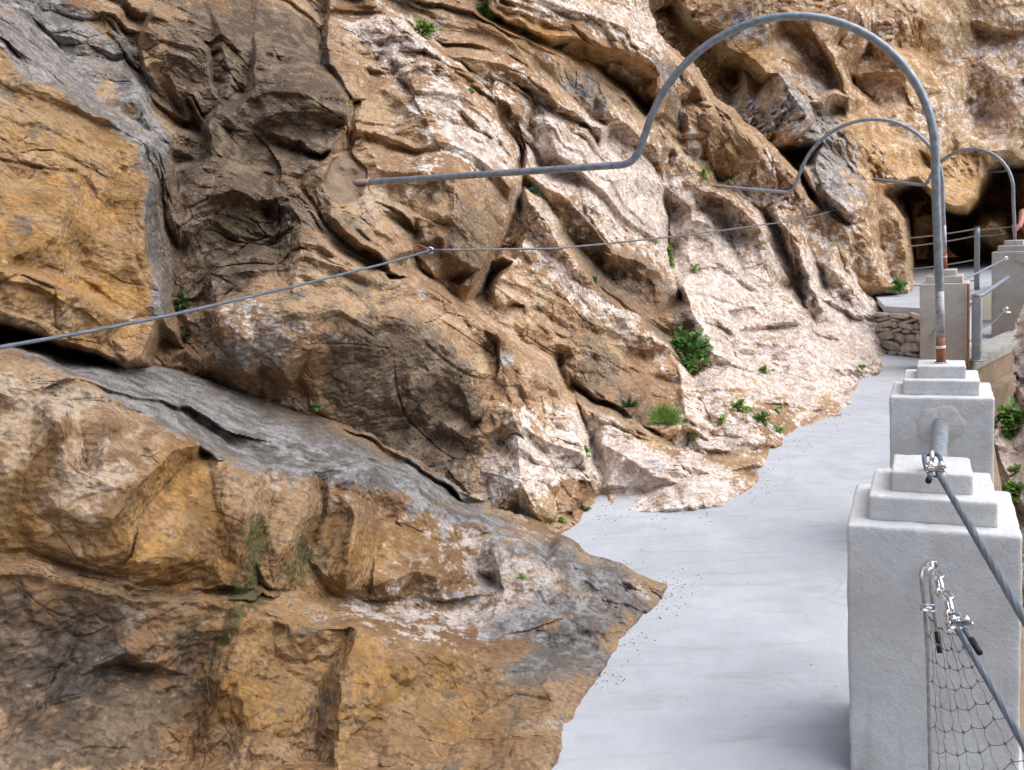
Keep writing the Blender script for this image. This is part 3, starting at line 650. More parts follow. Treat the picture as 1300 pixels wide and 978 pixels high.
# ---- foreground outcrop ----------------------------------------------
A1 = [(-150,420,2.95),(0,452,3.02),(120,492,3.08),(250,562,3.3),(400,606,3.62),(520,640,3.9),(640,690,4.05),(740,700,4.45),(-150,700,2.6),(0,720,2.78),(0,978,2.58),(-150,978,2.5),
      (250,750,3.0),(250,978,2.72),(450,750,3.42),(450,890,3.05),(450,978,2.86),(600,800,3.72),(600,900,3.22),(600,978,2.95),(845,740,4.38),(735,888,3.34),(690,978,2.91),
      (100,1080,2.45),(500,1080,2.55),(350,500,4.35),(560,640,4.5),(110,430,3.7)]
L1 = [
 # crest
 [(-120,425,-.02),(0,450,-.03),(30,446,-.03),(60,455,-.03),(100,482,-.03),(140,505,-.03),(180,520,-.03),(215,540,-.03),(252,562,-.02),(285,588,-.02),(330,600,-.04),(362,590,-.04),(400,600,-.05),(445,592,-.06),(480,600,-.05),(520,610,-.06),(560,632,-.05),(590,650,-.05),(625,680,-.05),(650,705,-.02)],
 # shelf behind
 [(-120,395,.8),(0,425,.75),(60,440,.7),(130,462,.55),(180,480,.5),(230,497,.48)],
 [(235,520,.2),(290,560,.2),(340,575,.15),(400,560,.25),(440,575,.15)],
 [(240,455,.95),(300,474,.9),(350,492,.8),(400,520,.7),(450,550,.55),(520,590,.45),(590,635,.4),(640,660,.5),(708,676,'G.02')],
 [(300,500,.62),(340,520,.5),(380,535,.45),(430,555,.32),(480,580,.2),(520,600,.12)],
 [(330,482,.85),(380,510,.66),(430,540,.5),(480,560,.4),(540,600,.25),(580,625,.15)],
 [(400,505,.9),(700,650,.7)],
 # shattered front face
 [(245,565,-.02),(222,575,-.04),(205,590,-.06),(188,602,-.08),(165,625,-.09),(155,640,-.08),(140,670,-.05),(130,700,-.02)],
 [(262,575,.08),(240,592,.10),(215,612,.1),(190,640,.08),(175,670,.07),(170,710,.05)],
 [(268,590,.08),(270,625,.06),(275,660,.05),(280,700,.06)],
 [(90,500,.0),(100,540,.05),(112,580,.04),(105,600,.02)],
 [(60,500,-.05),(75,540,-.06),(85,590,-.07),(120,610,-.06)],
 [(140,560,-.02),(160,552,.02),(180,540,.0)],
 [(0,500,-.04),(40,510,-.01),(60,500,-.03)],[(0,520,.03),(40,540,.04),(20,600,.04)],
 [(20,640,.04),(0,660,.06)],
 [(290,605,-.04),(282,650,.02),(290,690,.02)],
 [(325,600,-.08),(318,640,-.07),(300,700,-.03),(290,740,.0)],
 [(345,610,.02),(340,660,.07),(320,710,.1),(318,745,.1)],
 [(395,610,-.08),(388,650,-.05),(360,700,-.02),(345,745,.02)],
 [(412,615,.04),(408,660,.14),(390,710,.17),(372,752,.16)],
 [(452,600,-.1),(455,650,-.1),(448,700,-.1),(440,748,-.06)],
 [(475,620,.0),(480,660,.02),(475,710,.04),(470,755,.05)],
 [(515,640,-.02),(505,662,.05),(522,668,.02),(560,690,.06)],
 [(530,615,-.1),(545,640,-.14),(575,650,-.12),(580,690,-.06)],
 [(515,680,-.04),(535,680,-.12),(545,695,-.16),(525,725,-.08),(512,755,.06)],
 [(545,695,-.16),(556,730,-.12),(560,760,-.02),(512,757,.06)],
 [(475,745,-.08),(490,738,-.1),(495,755,-.06),(480,758,-.02)],
 [(590,690,-.02),(600,720,.06),(622,735,.1),(630,755,.04)],
 [(625,690,-.08),(640,705,-.1),(632,725,-.06)],
 [(660,690,-.03),(690,715,-.05),(740,740,-.04),(780,745,-.03)],
 [(640,750,.02),(700,770,.03),(760,770,.02)],
 [(700,780,-.03),(730,790,-.07),(750,800,-.07),(740,812,.0)],
 [(720,690,.02),(770,715,.0),(820,735,-.01)],
 # long crack and the ledge below it
 [(-100,700,.06),(0,712,.07),(55,717,.08),(100,733,.09),(155,744,.12),(170,757,.16),(205,755,.16),(250,753,.12),(305,752,.12),(330,742,.14),(352,752,.14),(380,752,.16),(420,758,.16),(470,765,.14),(520,765,.12),(560,766,.08)],
 [(-100,712,-.04),(0,724,-.05),(55,728,-.05),(100,742,-.05),(155,756,-.05),(185,766,-.03),(240,765,-.04),(300,762,-.05),(335,775,-.08),(370,790,-.12),(405,800,-.14),(440,795,-.16),(470,800,-.17),(505,815,-.18),(540,832,-.18),(580,838,-.16),(620,845,-.14),(680,850,-.08),(740,865,-.02)],
 [(400,775,.0),(440,780,-.04),(500,790,-.06),(560,800,-.08),(620,800,-.06),(680,810,-.03)],
 [(240,765,-.04),(245,800,.0),(242,860,.06),(240,978,.1)],
 [(330,775,-.08),(300,800,-.06),(270,815,.0),(255,860,.05)],
 [(352,800,-.04),(350,840,.0),(405,875,.02),(400,960,.02)],
 [(300,860,-.06),(350,850,-.02),(360,900,-.06),(330,978,-.06)],
 [(450,800,-.16),(440,850,-.16),(432,900,-.14),(430,978,-.1)],
 [(436,800,-.10),(425,840,-.04),(410,880,.0)],
 [(500,820,-.16),(520,880,-.1),(530,978,-.06)],
 [(600,850,-.12),(590,880,-.04),(600,940,-.03)],
 [(620,855,-.1),(640,900,-.05),(640,978,-.02)],
 [(180,780,-.04),(160,830,-.08),(100,860,-.1),(60,900,-.08)],
 [(100,790,-.02),(60,820,.0),(20,850,-.04)],[(140,850,.02),(120,900,-.06),(100,978,-.04)],
 # contact with the path
 [(708,676,'G.02'),(735,695,'G.0'),(775,715,'G.0'),(810,728,'G.0'),(846,740,'G.0'),(838,760,'G.0'),(820,778,'G.0'),(795,800,'G.0'),(775,830,'G.0'),(755,860,'G.0'),(735,888,'G.0'),(712,930,'G.0'),(690,978,'G.0'),(660,1060,'G.0')],
 [(760,680,'G.4'),(870,735,'G.5'),(850,800,'G.4'),(790,880,'G.3'),(720,1060,'G.3')],
]
O1 = [(-150,380),(0,410),(150,440),(240,450),(300,468),(350,485),(400,508),(450,540),(520,580),(600,630),(660,655),(720,668),(800,690),(880,735),(850,810),(790,890),(740,1100),(-150,1100)]
Z1 = [('P','orange',.5,20,[(230,770),(700,860),(640,1100),(230,1100)]),('P','orange',.35,14,[(200,640),(600,690),(620,740),(300,750),(150,740)]),('orange',50,680,120,60,0,.4),('white',300,520,90,30,30,.25),('dark',200,760,260,200,0,.14),('dark',520,880,200,100,0,.1),
 ('P','grey',.8,6,[(-150,400),(0,440),(30,445),(60,450),(120,462),(200,455),(240,470),(300,510),(400,560),(460,600),(420,600),(360,590),(330,600),(290,590),(250,560),(180,518),(120,490),(60,457),(0,452),(-150,430)]),
 ('P','grey',.5,6,[(400,560),(520,585),(600,630),(660,660),(640,690),(560,640),(460,600)]),
 ('P','dark',.35,6,[(200,455),(300,470),(400,510),(520,585),(480,590),(400,560),(300,510)]),
 ('P','orange',.45,5,[(245,565),(222,575),(188,602),(155,640),(130,700),(180,755),(300,750),(270,640),(262,575)]),
 ('P','peach',.35,10,[(0,455),(100,490),(180,525),(235,560),(188,600),(150,640),(100,700),(0,700)]),
 ('P','white',.3,8,[(430,765),(540,760),(620,740),(640,690),(700,700),(840,740),(800,760),(700,760),(640,820),(560,835),(480,795)]),
 ('P','dark',.3,10,[(0,740),(150,770),(240,800),(230,978),(0,978)]),
 ('grey',150,470,120,30,22,.9),('grey',290,530,110,34,30,1.),('grey',400,570,100,34,30,.9),('grey',520,620,90,26,30,.7),('dark',330,500,70,14,22,.3),
 ('peach',110,590,80,60,0,.4),('orange',30,620,60,90,0,.5),('orange',60,560,60,40,0,.3),('orange',230,640,60,90,10,1.),('orange',180,700,90,50,0,.5),('grey',130,560,80,50,-40,.35),
 ('orange',330,700,90,70,0,.55),('orange',450,690,50,60,0,.7),('moss',325,700,22,55,25,1.1),('moss',308,745,30,14,0,1.2),('moss',385,715,20,50,20,1.1),('moss',290,800,55,14,-45,1.0),
 ('orange',540,660,60,30,0,.3),('peach',350,610,24,18,0,.5),('white',560,740,110,60,35,.25),('white',650,740,110,50,20,.6),('grey',640,760,110,60,20,.5),
 ('grey',720,820,110,60,-40,.8),('grey',740,720,110,26,25,.7),('white',620,700,50,30,30,.5),('white',530,800,110,30,18,.4),('dark',640,860,70,40,0,.3),
 ('orange',480,860,90,60,0,1.),('orange',340,860,90,90,0,.9),('orange',560,900,70,60,0,.5),('orange',330,810,40,40,0,.5),
 ('dark',80,850,110,80,0,.6),('grey',110,850,90,60,-20,.6),('dark',180,760,90,30,0,.3),('orange',190,950,90,70,0,.4),('orange',100,760,90,20,0,.4),('dark',250,860,24,90,0,.5),('orange',90,690,90,30,0,.3),
 ('dark',0,780,60,50,0,.4),('dark',410,690,16,60,10,.35),('white',800,745,60,30,0,.5),
]
outcrop, S1 = rock_layer('rock_outcrop', A1, L1, O1, (-150,380,900,1100), 1.5, Z1, 'near rock outcrop with a grey sloping crest and orange stained broken front at lower left', 'rock outcrop', .85, 1, gain=1.1, blocky=1.05, bedding=.45, fm=1.6, crack=.35, squash=.8, tone=lambda x, y: np.full_like(x, .68))  # tone darkens the whole outcrop, foreground shade put into the stone colour

# ---- far wall with the cave -------------------------------------------
A3 = [(790,-60,14.5),(820,60,14),(1000,0,14),(1320,0,16),(900,150,13.6),(1000,240,13.2),(1085,222,13.05),(1100,350,12.95),(1150,370,12.8),(1320,200,15.8),(1150,100,14.6),(1200,220,14.9),(1060,300,12.9),(1250,240,15.2),(1320,330,15.5),(1400,100,16),(1160,430,13.5),(1300,430,15.5)]
L3 = [
 [(800,-60,.0),(828,20,.0),(860,50,.05),(880,75,.1),(905,110,.05),(930,140,-.1),(950,160,-.3)],
 [(850,-60,-.2),(860,0,-.25),(885,30,-.25),(915,42,-.3),(925,60,-.35),(950,70,-.4),(975,95,-.5),(990,95,-.5)],
 [(845,15,.15),(870,40,.15),(900,62,.15),(912,85,.15),(940,92,.1),(965,108,.1)],
 [(930,100,.5),(945,110,-.1),(960,130,-.2),(950,165,-.2),(985,185,-.4),(1010,175,-.6),(1022,145,-.6),(1030,130,-.4)],
 [(975,195,.0),(990,205,.5),(1010,195,.6),(1020,200,.5),(1010,225,.4)],
 [(985,190,-.3),(1005,182,-.4),(1030,160,-.4),(1045,150,-.2)],
 [(990,10,-.5),(1020,30,-.5),(1045,55,-.6),(1060,75,-.55),(1072,100,-.4)],
 [(1000,40,-.2),(1030,60,-.15),(1050,85,-.1),(1060,110,-.1)],
 [(1010,-60,-.4),(1040,-10,-.5),(1085,10,-.7),(1100,28,-.6),(1098,40,-.3),(1090,60,-.1)],
 [(1108,-60,.1),(1106,20,.1),(1102,45,.2),(1098,70,.3),(1086,95,.3),(1090,112,.35),(1110,128,.2),(1120,150,.1)],
 [(1075,90,.1),(1085,104,.45),(1096,118,.45),(1108,132,.2)],
 [(1045,130,-.5),(1060,120,-.6),(1075,125,-.4),(1075,150,-.2)],
 [(1040,145,-.2),(1045,180,-.4),(1035,215,-.5),(1040,250,-.4),(1075,285,-.3)],
 [(1065,140,-.1),(1090,160,-.3),(1105,190,-.2),(1100,210,-.1)],
 [(975,195,-.4),(1020,215,-.6),(1030,240,-.6),(1050,268,-.5),(1075,290,-.5),(1085,284,-.4)],
 [(1028,215,-.4),(1050,245,-.6),(1080,270,-.65),(1100,262,-.4),(1110,235,-.3)],
 [(1088,295,-.4),(1092,330,-.4),(1108,362,-.35),(1125,375,-.2)],
 [(1118,248,-.1),(1135,258,-.25),(1150,278,-.3),(1153,300,-.25),(1160,330,-.25),(1160,368,-.2),(1158,390,-.1)],
 [(1126,246,.6),(1143,254,3.),(1158,276,4.),(1161,300,4.5),(1168,332,4.5),(1168,368,4.5),(1168,400,4.5)],
 [(1100,280,-.3),(1105,310,-.4),(1112,340,-.4),(1125,365,-.3)],
 [(1115,280,-.1),(1120,320,.0),(1130,350,-.05)],
 # lip of the cave roof
 [(1110,228,.0),(1125,238,-.1),(1140,236,-.1),(1162,231,-.15),(1178,243,-.3),(1196,262,-.5),(1210,270,-.55),(1225,268,-.55),(1240,250,-.3),(1243,228,-.1),(1255,215,-.1),(1270,210,-.15),(1285,212,-.15),(1300,208,-.2),(1340,205,-.2)],
 [(1130,248,2.),(1145,246,3.5),(1165,241,4.),(1178,256,4.),(1196,276,4.),(1212,284,3.4),(1230,282,2.6),(1246,262,2.0),(1252,240,1.8),(1262,226,2.2),(1280,222,2.4),(1300,220,2.6),(1340,218,2.6)],
 # rock inside the cave
 [(1200,330,4.6),(1225,300,1.6),(1240,290,.9),(1262,282,.6),(1278,292,.6),(1282,310,.9),(1268,330,1.4),(1262,350,3.)],
 [(1240,330,3.),(1262,340,3.4),(1290,345,3.6)],
 [(1255,250,2.1),(1270,262,1.9),(1282,275,1.6)],
 [(1288,290,3.),(1300,270,3.),(1340,260,3.)],
 [(1180,300,5.),(1180,400,5.),(1240,400,4.5),(1340,400,4.)],
 # folds of the pale wall
 [(1120,60,.0),(1150,90,-.2),(1180,95,-.1),(1200,120,-.2),(1195,160,-.3),(1180,200,-.3)],
 [(1130,-40,.0),(1160,20,-.1),(1175,60,.1),(1185,90,.15)],
 [(1210,-40,-.1),(1230,30,.0),(1245,45,.2),(1240,65,.15),(1260,90,-.1)],
 [(1150,130,-.1),(1170,160,-.2),(1165,190,-.1),(1180,215,-.1)],
 [(1225,130,.05),(1240,150,.1),(1230,180,-.1),(1250,195,-.2)],
 [(1320,40,-.2),(1290,90,-.2),(1300,150,-.3),(1280,190,-.3)],
]
O3 = [(780,-120),(1420,-120),(1420,438),(1100,438),(1000,420),(930,320),(870,220),(830,130),(782,70)]
Z3 = [('P','orange',.32,20,[(800,-120),(1420,-120),(1420,300),(1120,240),(1000,200),(860,120)]),('P','peach',.75,14,[(1105,-120),(1420,-120),(1420,235),(1240,245),(1200,265),(1125,235),(1110,150)]),('P','peach',.3,14,[(820,-100),(1105,-100),(1110,250),(1160,370),(1090,330),(1000,200)]),
 ('orange',905,80,50,40,40,1.2),('orange',935,110,30,50,-20,1.3),('orange',1010,200,24,24,0,.8),('orange',1000,175,30,16,0,.4),
 ('grey',950,30,60,30,20,.6),('grey',965,150,60,40,0,.8),('grey',1050,190,40,60,0,.8),('grey',1010,110,40,40,0,.35),('grey',1060,250,40,40,0,.5),('dark',930,60,60,16,20,.3),
 ('white',1040,100,60,60,0,.3),('white',1080,20,40,30,0,.4),('white',1220,90,130,110,0,.45),('white',1180,170,40,50,0,.35),('white',1300,60,70,90,0,.3),('white',1280,150,60,40,0,.3),
 ('orange',1170,60,24,80,0,.5),('orange',1230,120,120,100,0,.25),('orange',1040,170,60,40,0,.3),('orange',1130,190,30,40,0,.5),('orange',1200,230,80,30,0,.5),('orange',1250,295,60,50,0,1.),('peach',1262,300,30,30,0,.5),('white',1070,320,50,60,0,.5),('white',1140,340,24,40,0,.6),('orange',1120,320,20,60,0,.3),
 ('dark',1200,320,60,60,0,.3),('dark',1280,340,60,40,0,.2),('orange',1190,310,50,40,0,.3),('dark',1290,230,50,20,0,.6),('orange',1240,205,60,14,0,.3),
]
far_wall, S3 = rock_layer('cave_wall', A3, L3, O3, (780,-120,1420,440), 1.6, Z3, 'distant beige rock wall with a dark cave mouth at the end of the path', 'rock wall', 1.15, 2, gain=1.1, bedding=.5, blocky=.45, fm=1.5, foot=False, squash=1., tone=lambda x, y: np.full_like(x, 1.2))
#@@REST
PI = math.pi
def V3(a): return Vector([float(x) for x in a])
def frames(pts, closed=False):
    pts = [V3(p) for p in pts]; n = len(pts); T = []
    for i in range(n):
        a = pts[i - 1] if (i or closed) else pts[0]; b = pts[(i + 1) % n] if (i < n - 1 or closed) else pts[-1]
        T.append((b - a).normalized())
    u = T[0].orthogonal().normalized(); out = []
    for i in range(n):
        u = (u - T[i] * u.dot(T[i])).normalized(); out.append((pts[i], u.copy(), T[i].cross(u)))
    return out
def tube(bm, pts, r, seg=12, closed=False, cap=True, twist=0, strands=0, depth=.18):
    rings = []; L = 0; prev = None
    for i, (p, u, v) in enumerate(frames(pts, closed)):
        if prev is not None: L += (p - prev).length
        prev = p; rr = r[i] if isinstance(r, (list, tuple)) else r; ring = []
        for k in range(seg):
            a = 2 * PI * k / seg; q = rr
            if strands: q = rr * (1 - depth * abs(math.sin((a * strands - L * twist) / 2)) )
            ring.append(bm.verts.new(p + u * (math.cos(a) * q) + v * (math.sin(a) * q)))
        rings.append(ring)
    m = len(rings)
    for i in range(m if closed else m - 1):
        a, b = rings[i], rings[(i + 1) % m]
        for k in range(seg): bm.faces.new((a[k], a[(k + 1) % seg], b[(k + 1) % seg], b[k]))
    if cap and not closed: bm.faces.new(rings[0][::-1]); bm.faces.new(rings[-1])
    return bm
def smooth_path(pts, n=8):
    P = [V3(p) for p in pts]; out = []
    for i in range(len(P) - 1):
        a = P[max(i - 1, 0)]; b = P[i]; c = P[i + 1]; d = P[min(i + 2, len(P) - 1)]
        for k in range(n):
            t = k / n
            out.append(.5 * ((2 * b) + (c - a) * t + (2 * a - 5 * b + 4 * c - d) * t * t + (3 * b - 3 * c + d - a) * t ** 3))
    out.append(P[-1]); return out
def line(a, b, n, sag=0):
    a, b = V3(a), V3(b); return [a.lerp(b, i / n) + Vector((0, 0, -sag * 4 * (i / n) * (1 - i / n))) for i in range(n + 1)]
def prism(bm, poly, z0, z1):
    lo = [bm.verts.new((x, y, z0 if not callable(z0) else z0(x, y))) for x, y in poly]; hi = [bm.verts.new((x, y, z1 if not callable(z1) else z1(x, y))) for x, y in poly]
    n = len(poly); bm.faces.new(lo[::-1]); bm.faces.new(hi)
    for i in range(n): bm.faces.new((lo[i], lo[(i + 1) % n], hi[(i + 1) % n], hi[i]))
def rough_block(hx, hy, z0, z1, bev=.012, amp=.0025, seed=0, cuts=14, taper=0.):
    """a cast concrete block with softly broken arrises and an uneven trowelled face"""
    bm = bmesh.new(); bmesh.ops.create_cube(bm, size=1.)
    for v in bm.verts:
        v.co = Vector((v.co.x * 2 * hx, v.co.y * 2 * hy, z0 + (v.co.z + .5) * (z1 - z0)))
        if v.co.z < (z0 + z1) / 2: v.co.x *= 1 + taper; v.co.y *= 1 + taper
    bmesh.ops.bevel(bm, geom=bm.edges[:], offset=bev, segments=3, profile=.6, affect='EDGES')
    bmesh.ops.subdivide_edges(bm, edges=[e for e in bm.edges if e.calc_length() > .05], cuts=cuts, use_grid_fill=True)
    co = np.array([v.co for v in bm.verts]) + seed * 3.7
    n = fbm(co * 6, 200 + seed, 3) * amp * 2.2 + fbm(co * 24, 210 + seed, 3) * amp
    bm.normal_update()
    edge = np.clip(fbm(co * 14, 220 + seed, 3), 0, 1) * amp * 3
    for i, v in enumerate(bm.verts):
        ax = sum(1 for a in (abs(abs(v.co.x) - hx) < bev * 1.2, abs(abs(v.co.y) - hy) < bev * 1.2, abs(v.co.z - z1) < bev * 1.2) if a)
        v.co += v.normal * (n[i] - (edge[i] if ax >= 2 else 0))
    return bm

# ---- ground: path, landing, ramp ---------------------------------------
P1 = np.array([1.226, 2.738]); P2 = np.array([2.085, 4.551]); P3 = np.array([4.464, 9.654])
P4 = at(1288, 330, 11.75)[:2]
out_edge = [(-1.1, -2.75), (1.45, 2.63), (2.31, 4.44), (4.70, 9.53)]
P4e = P4 + np.array([.22, -.14])
kA = np.array([4.70, 9.53]); kB = P4e + (P4e - kA) * .0
def path_mesh(bm, poly, top, thick=.22, n=1):
    prism(bm, poly, (lambda x, y: top(x, y) - thick) if callable(top) else top - thick, top)
LZ = .55
la = on_ground(1123, 389, LZ); lb = on_ground(1206, 394, LZ); lc = on_ground(1262, 384, LZ)
bm = bmesh.new()
foot0 = on_ground(1212, 438); 
poly = out_edge[:3] + [(4.57, 9.60), (float(kB[0]) - .14, float(kB[1]) + .1), (float(kB[0]) + 2.0, float(kB[1]) + 2.3), (float(foot0[0]) + 1.0, float(foot0[1]) + 2.2), (float(foot0[0]), float(foot0[1]) + 1.), (3.2, 12.6), (1., 9.), (-1.2, 5.6), (-2.6, 3.0), (-3.2, -2.75)]
path_mesh(bm, poly, 0.)
path = obj('path', bm, PATHM, smooth=False); tag(path, 'pale grey concrete footpath winding along the foot of the cliff', 'path', None, 'structure')
# fine unevenness on a near sheet of the path
gx, gy = np.meshgrid(np.arange(-1.5, 5.6, .05), np.arange(.5, 12.2, .05)); H, W = gx.shape
q = np.stack([gx.ravel(), gy.ravel(), np.zeros(gx.size)], 1)
# ramp (right) and landing
u0 = np.array([float(lb[0]), float(lb[1])])
bm = bmesh.new()
r0 = [tuple(map(float, on_ground(1200, 458)[:2] + 0)), tuple(map(float, on_ground(1262, 437)[:2]))]
ra = np.array([4.72, 10.5]); rb = np.array([5.12, 10.35])
da = np.array([float(lb[0]), float(lb[1])]); db = np.array([float(P4[0]) + .0, float(P4[1]) + 1.0])
v = [bm.verts.new((ra[0], ra[1], .004)), bm.verts.new((rb[0], rb[1], .004)), bm.verts.new((db[0], db[1], LZ)), bm.verts.new((da[0], da[1], LZ))]
w = [bm.verts.new((x.co.x, x.co.y, -.1)) for x in v]
bm.faces.new(v); bm.faces.new(w[::-1])
for i in range(4): bm.faces.new((w[i], w[(i + 1) % 4], v[(i + 1) % 4], v[i]))
ramp = obj('ramp', bm, PATHM, smooth=False); tag(ramp, 'short concrete ramp climbing from the path to the upper landing', 'ramp', None, 'structure')
bm = bmesh.new()
path_mesh(bm, [tuple(map(float, la[:2])), (float(da[0]), float(da[1])), (float(db[0]), float(db[1])), (float(db[0]) + 5, float(db[1]) + 2), (float(db[0]) + 6, 21.), (5.6, 21.), (5.0, 13.)], LZ + .002, .07)
landing = obj('landing', bm, PATHM, smooth=False); tag(landing, 'raised concrete landing in front of the cave mouth', 'landing', None, 'structure')
# rubble wall under the landing front
STONE = concrete_material('rubble_mortar', (.34, .30, .26), (.44, .40, .36), (.28, .2, .13), 3, .01)
rw = thing('stone_wall', 'low dry rubble wall holding up the landing behind the pillars', 'stone wall', (float(la[0]), float(la[1]), 0))
bm = bmesh.new(); A = V3((la[0], la[1], 0)); B = V3((da[0], da[1], 0)); dr = (B - A).normalized(); nr = Vector((dr.y, -dr.x, 0))
p4 = [A + nr * -.3, B + nr * -.3, B + nr * .0, A + nr * .0]
prism(bm, [(p.x, p.y) for p in p4], -.05, LZ - .072)
obj('mortar_core', bm, STONE, rw, False)
bm = bmesh.new(); rnd = random.Random(3); Lw = (B - A).length; z = .0
while z < LZ - .085:
    hgt = rnd.uniform(.035, .11); x = rnd.uniform(-.1, 0)
    hgt = min(hgt, LZ - .075 - z + .01)
    while x < Lw:
        wd = rnd.uniform(.05, .30); c = A + dr * (x + wd / 2) + nr * rnd.uniform(.0, .03) + Vector((0, 0, z + hgt / 2))
        r_ = bmesh.ops.create_icosphere(bm, subdivisions=2, radius=.5)
        rot = Matrix.Rotation(math.atan2(dr.y, dr.x), 3, 'Z') @ Matrix.Rotation(rnd.uniform(-.3, .3), 3, 'Y')
        for vv in r_['verts']:
            k = vv.co.copy(); k = Vector([math.copysign(abs(2 * t) ** .45 / 2, t) for t in k]); k += Vector((rnd.uniform(-.07, .07), rnd.uniform(-.07, .07), rnd.uniform(-.09, .09)))
            vv.co = c + rot @ Vector((k.x * wd * .97, k.y * .14, k.z * hgt * .95))
        x += wd
    z += hgt
obj('stones', bm, concrete_material('rubble_stone', (.42, .33, .25), (.60, .52, .45), (.33, .22, .13), 4, .01), rw, False)

# ---- outer kerb and retaining wall ---------------------------------------
kd = (kB - kA); kd /= np.linalg.norm(kd); kn = np.array([kd[1], -kd[0]])
def strip(a, b, n0, n1, z0, z1, bm, ext=.0):
    prism(bm, [tuple(a + kn * n0 - kd * ext), tuple(b + kn * n0), tuple(b + kn * n1), tuple(a + kn * n1 - kd * ext)], z0, z1)
rt = thing('retaining_wall', 'brown concrete retaining wall with a grey coping under the bend of the path', 'retaining wall', (float(kA[0]), float(kA[1]), -.2))
kC = kB + kd * 2.5
bm = bmesh.new(); strip(kA, kC, -.28, .02, -.02, .10, bm, .12); bmesh.ops.bevel(bm, geom=bm.edges[:], offset=.012, segments=2, affect='EDGES'); obj('coping', bm, GREYC, rt, False)
bm = bmesh.new(); strip(kA, kC, -.20, .0, -1.7, -.022, bm, .10); obj('wall', bm, BROWNC, rt, False)
bm = bmesh.new(); strip(kA, kC, .002, .16, -1.7, -.24, bm, .06); bmesh.ops.bevel(bm, geom=bm.edges[:], offset=.015, segments=2, affect='EDGES'); obj('footing', bm, BROWNC, rt, False)
# side wall of the path along the pillars
rt2 = thing('path_edge_wall', 'rough concrete edge wall below the row of pillars', 'edge wall', (float(P2[0]), float(P2[1]), -.2))
bm = bmesh.new(); e0 = np.array([-1.1, -2.75]); pts = [np.array(p) for p in out_edge]
n_ = np.array([.9, -.43])
prism(bm, [tuple(p + n_ * .002) for p in pts] + [tuple(p + n_ * .07) for p in pts[::-1]], -1.6, -.03)
obj('wall', bm, BROWNC, rt2, False)

# ---- pillars -------------------------------------------------------------
def make_pillar(label, loc, yaw, zb, mat, zbase=-.02, seed=0, hw=.225):
    t = thing('concrete_pillar', label, 'pillar', (float(loc[0]), float(loc[1]), 0.), -yaw, 'concrete pillars along the outer edge of the path')
    a = rough_block(hw, hw, zbase, zb, .013, .0022, seed, 16, -.012)
    o = obj('shaft', a, mat, t, local=True)
    b = rough_block(.167, .167, zb - .004, zb + .072, .010, .0018, seed + 1, 8); obj('lower_step', b, mat, t, local=True)
    c = rough_block(.108, .108, zb + .068, zb + .131, .009, .0018, seed + 2, 6); obj('upper_step', c, mat, t, local=True)
    return t
Z1p, Z2p, Z3p = .766, .771, .895
pil1 = make_pillar('nearest and largest stepped concrete pillar with cable eye bolts on its top and face', P1, .4177, Z1p, PILLAR, seed=1)
pil2 = make_pillar('second stepped concrete pillar with a fat pipe in its face and the tall arch on top', P2, .4309, Z2p, PILLAR, seed=5)
pil3 = make_pillar('third stepped concrete pillar with a stained lower face, carrying the middle arch', P3, .4861, Z3p, PILLARW, seed=9)
Z4p = float(at(1266, 321, 11.5)[2])
pil4 = make_pillar('far concrete pillar at the right edge with brown stained front, beside the end of the handrail', P4, .62, Z4p, PILLARW, seed=13)
P5 = at(1362, 330, 14.6)[:2]
pil5 = make_pillar('farthest concrete pillar beyond the bend, under the last small arch', P5, .8, Z4p + .35, PILLARW, seed=17)

# ---- arches -------------------------------------------------------------
def arch(label, P, ang, zt, pts, r, rust_from=None, seed=0):
    """pipe hoop: pts are (lateral distance, height) in the plane square to the path"""
    t = thing('arch_pipe', label, 'pipe arch', (float(P[0]), float(P[1]), zt), 0, 'pipe arches from the pillars to the cliff')
    l = Vector((-math.cos(rad(ang)), math.sin(rad(ang)), 0)); C = Vector((float(P[0]), float(P[1]), 0))
    W3 = [C + l * a + Vector((0, 0, b)) for a, b in pts]
    return t, W3, l
def rounded(pts, rads, n=7):
    out = [V3(pts[0])]
    for i in range(1, len(pts) - 1):
        a, b, c = V3(pts[i - 1]), V3(pts[i]), V3(pts[i + 1]); r = rads[i] if isinstance(rads, (list, tuple)) else rads
        if not r: out.append(b); continue
        d0 = (a - b).normalized(); d1 = (c - b).normalized(); p0 = b + d0 * r; p1 = b + d1 * r
        for k in range(n + 1):
            s = k / n; out.append(p0 * (1 - s) ** 2 + b * 2 * s * (1 - s) + p1 * s * s)
    out.append(V3(pts[-1])); return out
def hoop(zt, top=2.64, R=.74, bar=1.975, end=3.3, ends_z=2.0, lean=.05):
    pts = [(.0, zt), (.02, zt + .5), (.035, 1.72)]
    c = R + .02; zc = top - R * 1.0
    for k in range(0, 19):
        a = PI * k / 18 * .93
        pts.append((c - R * math.cos(a) , zc + R * math.sin(a)))
    return pts
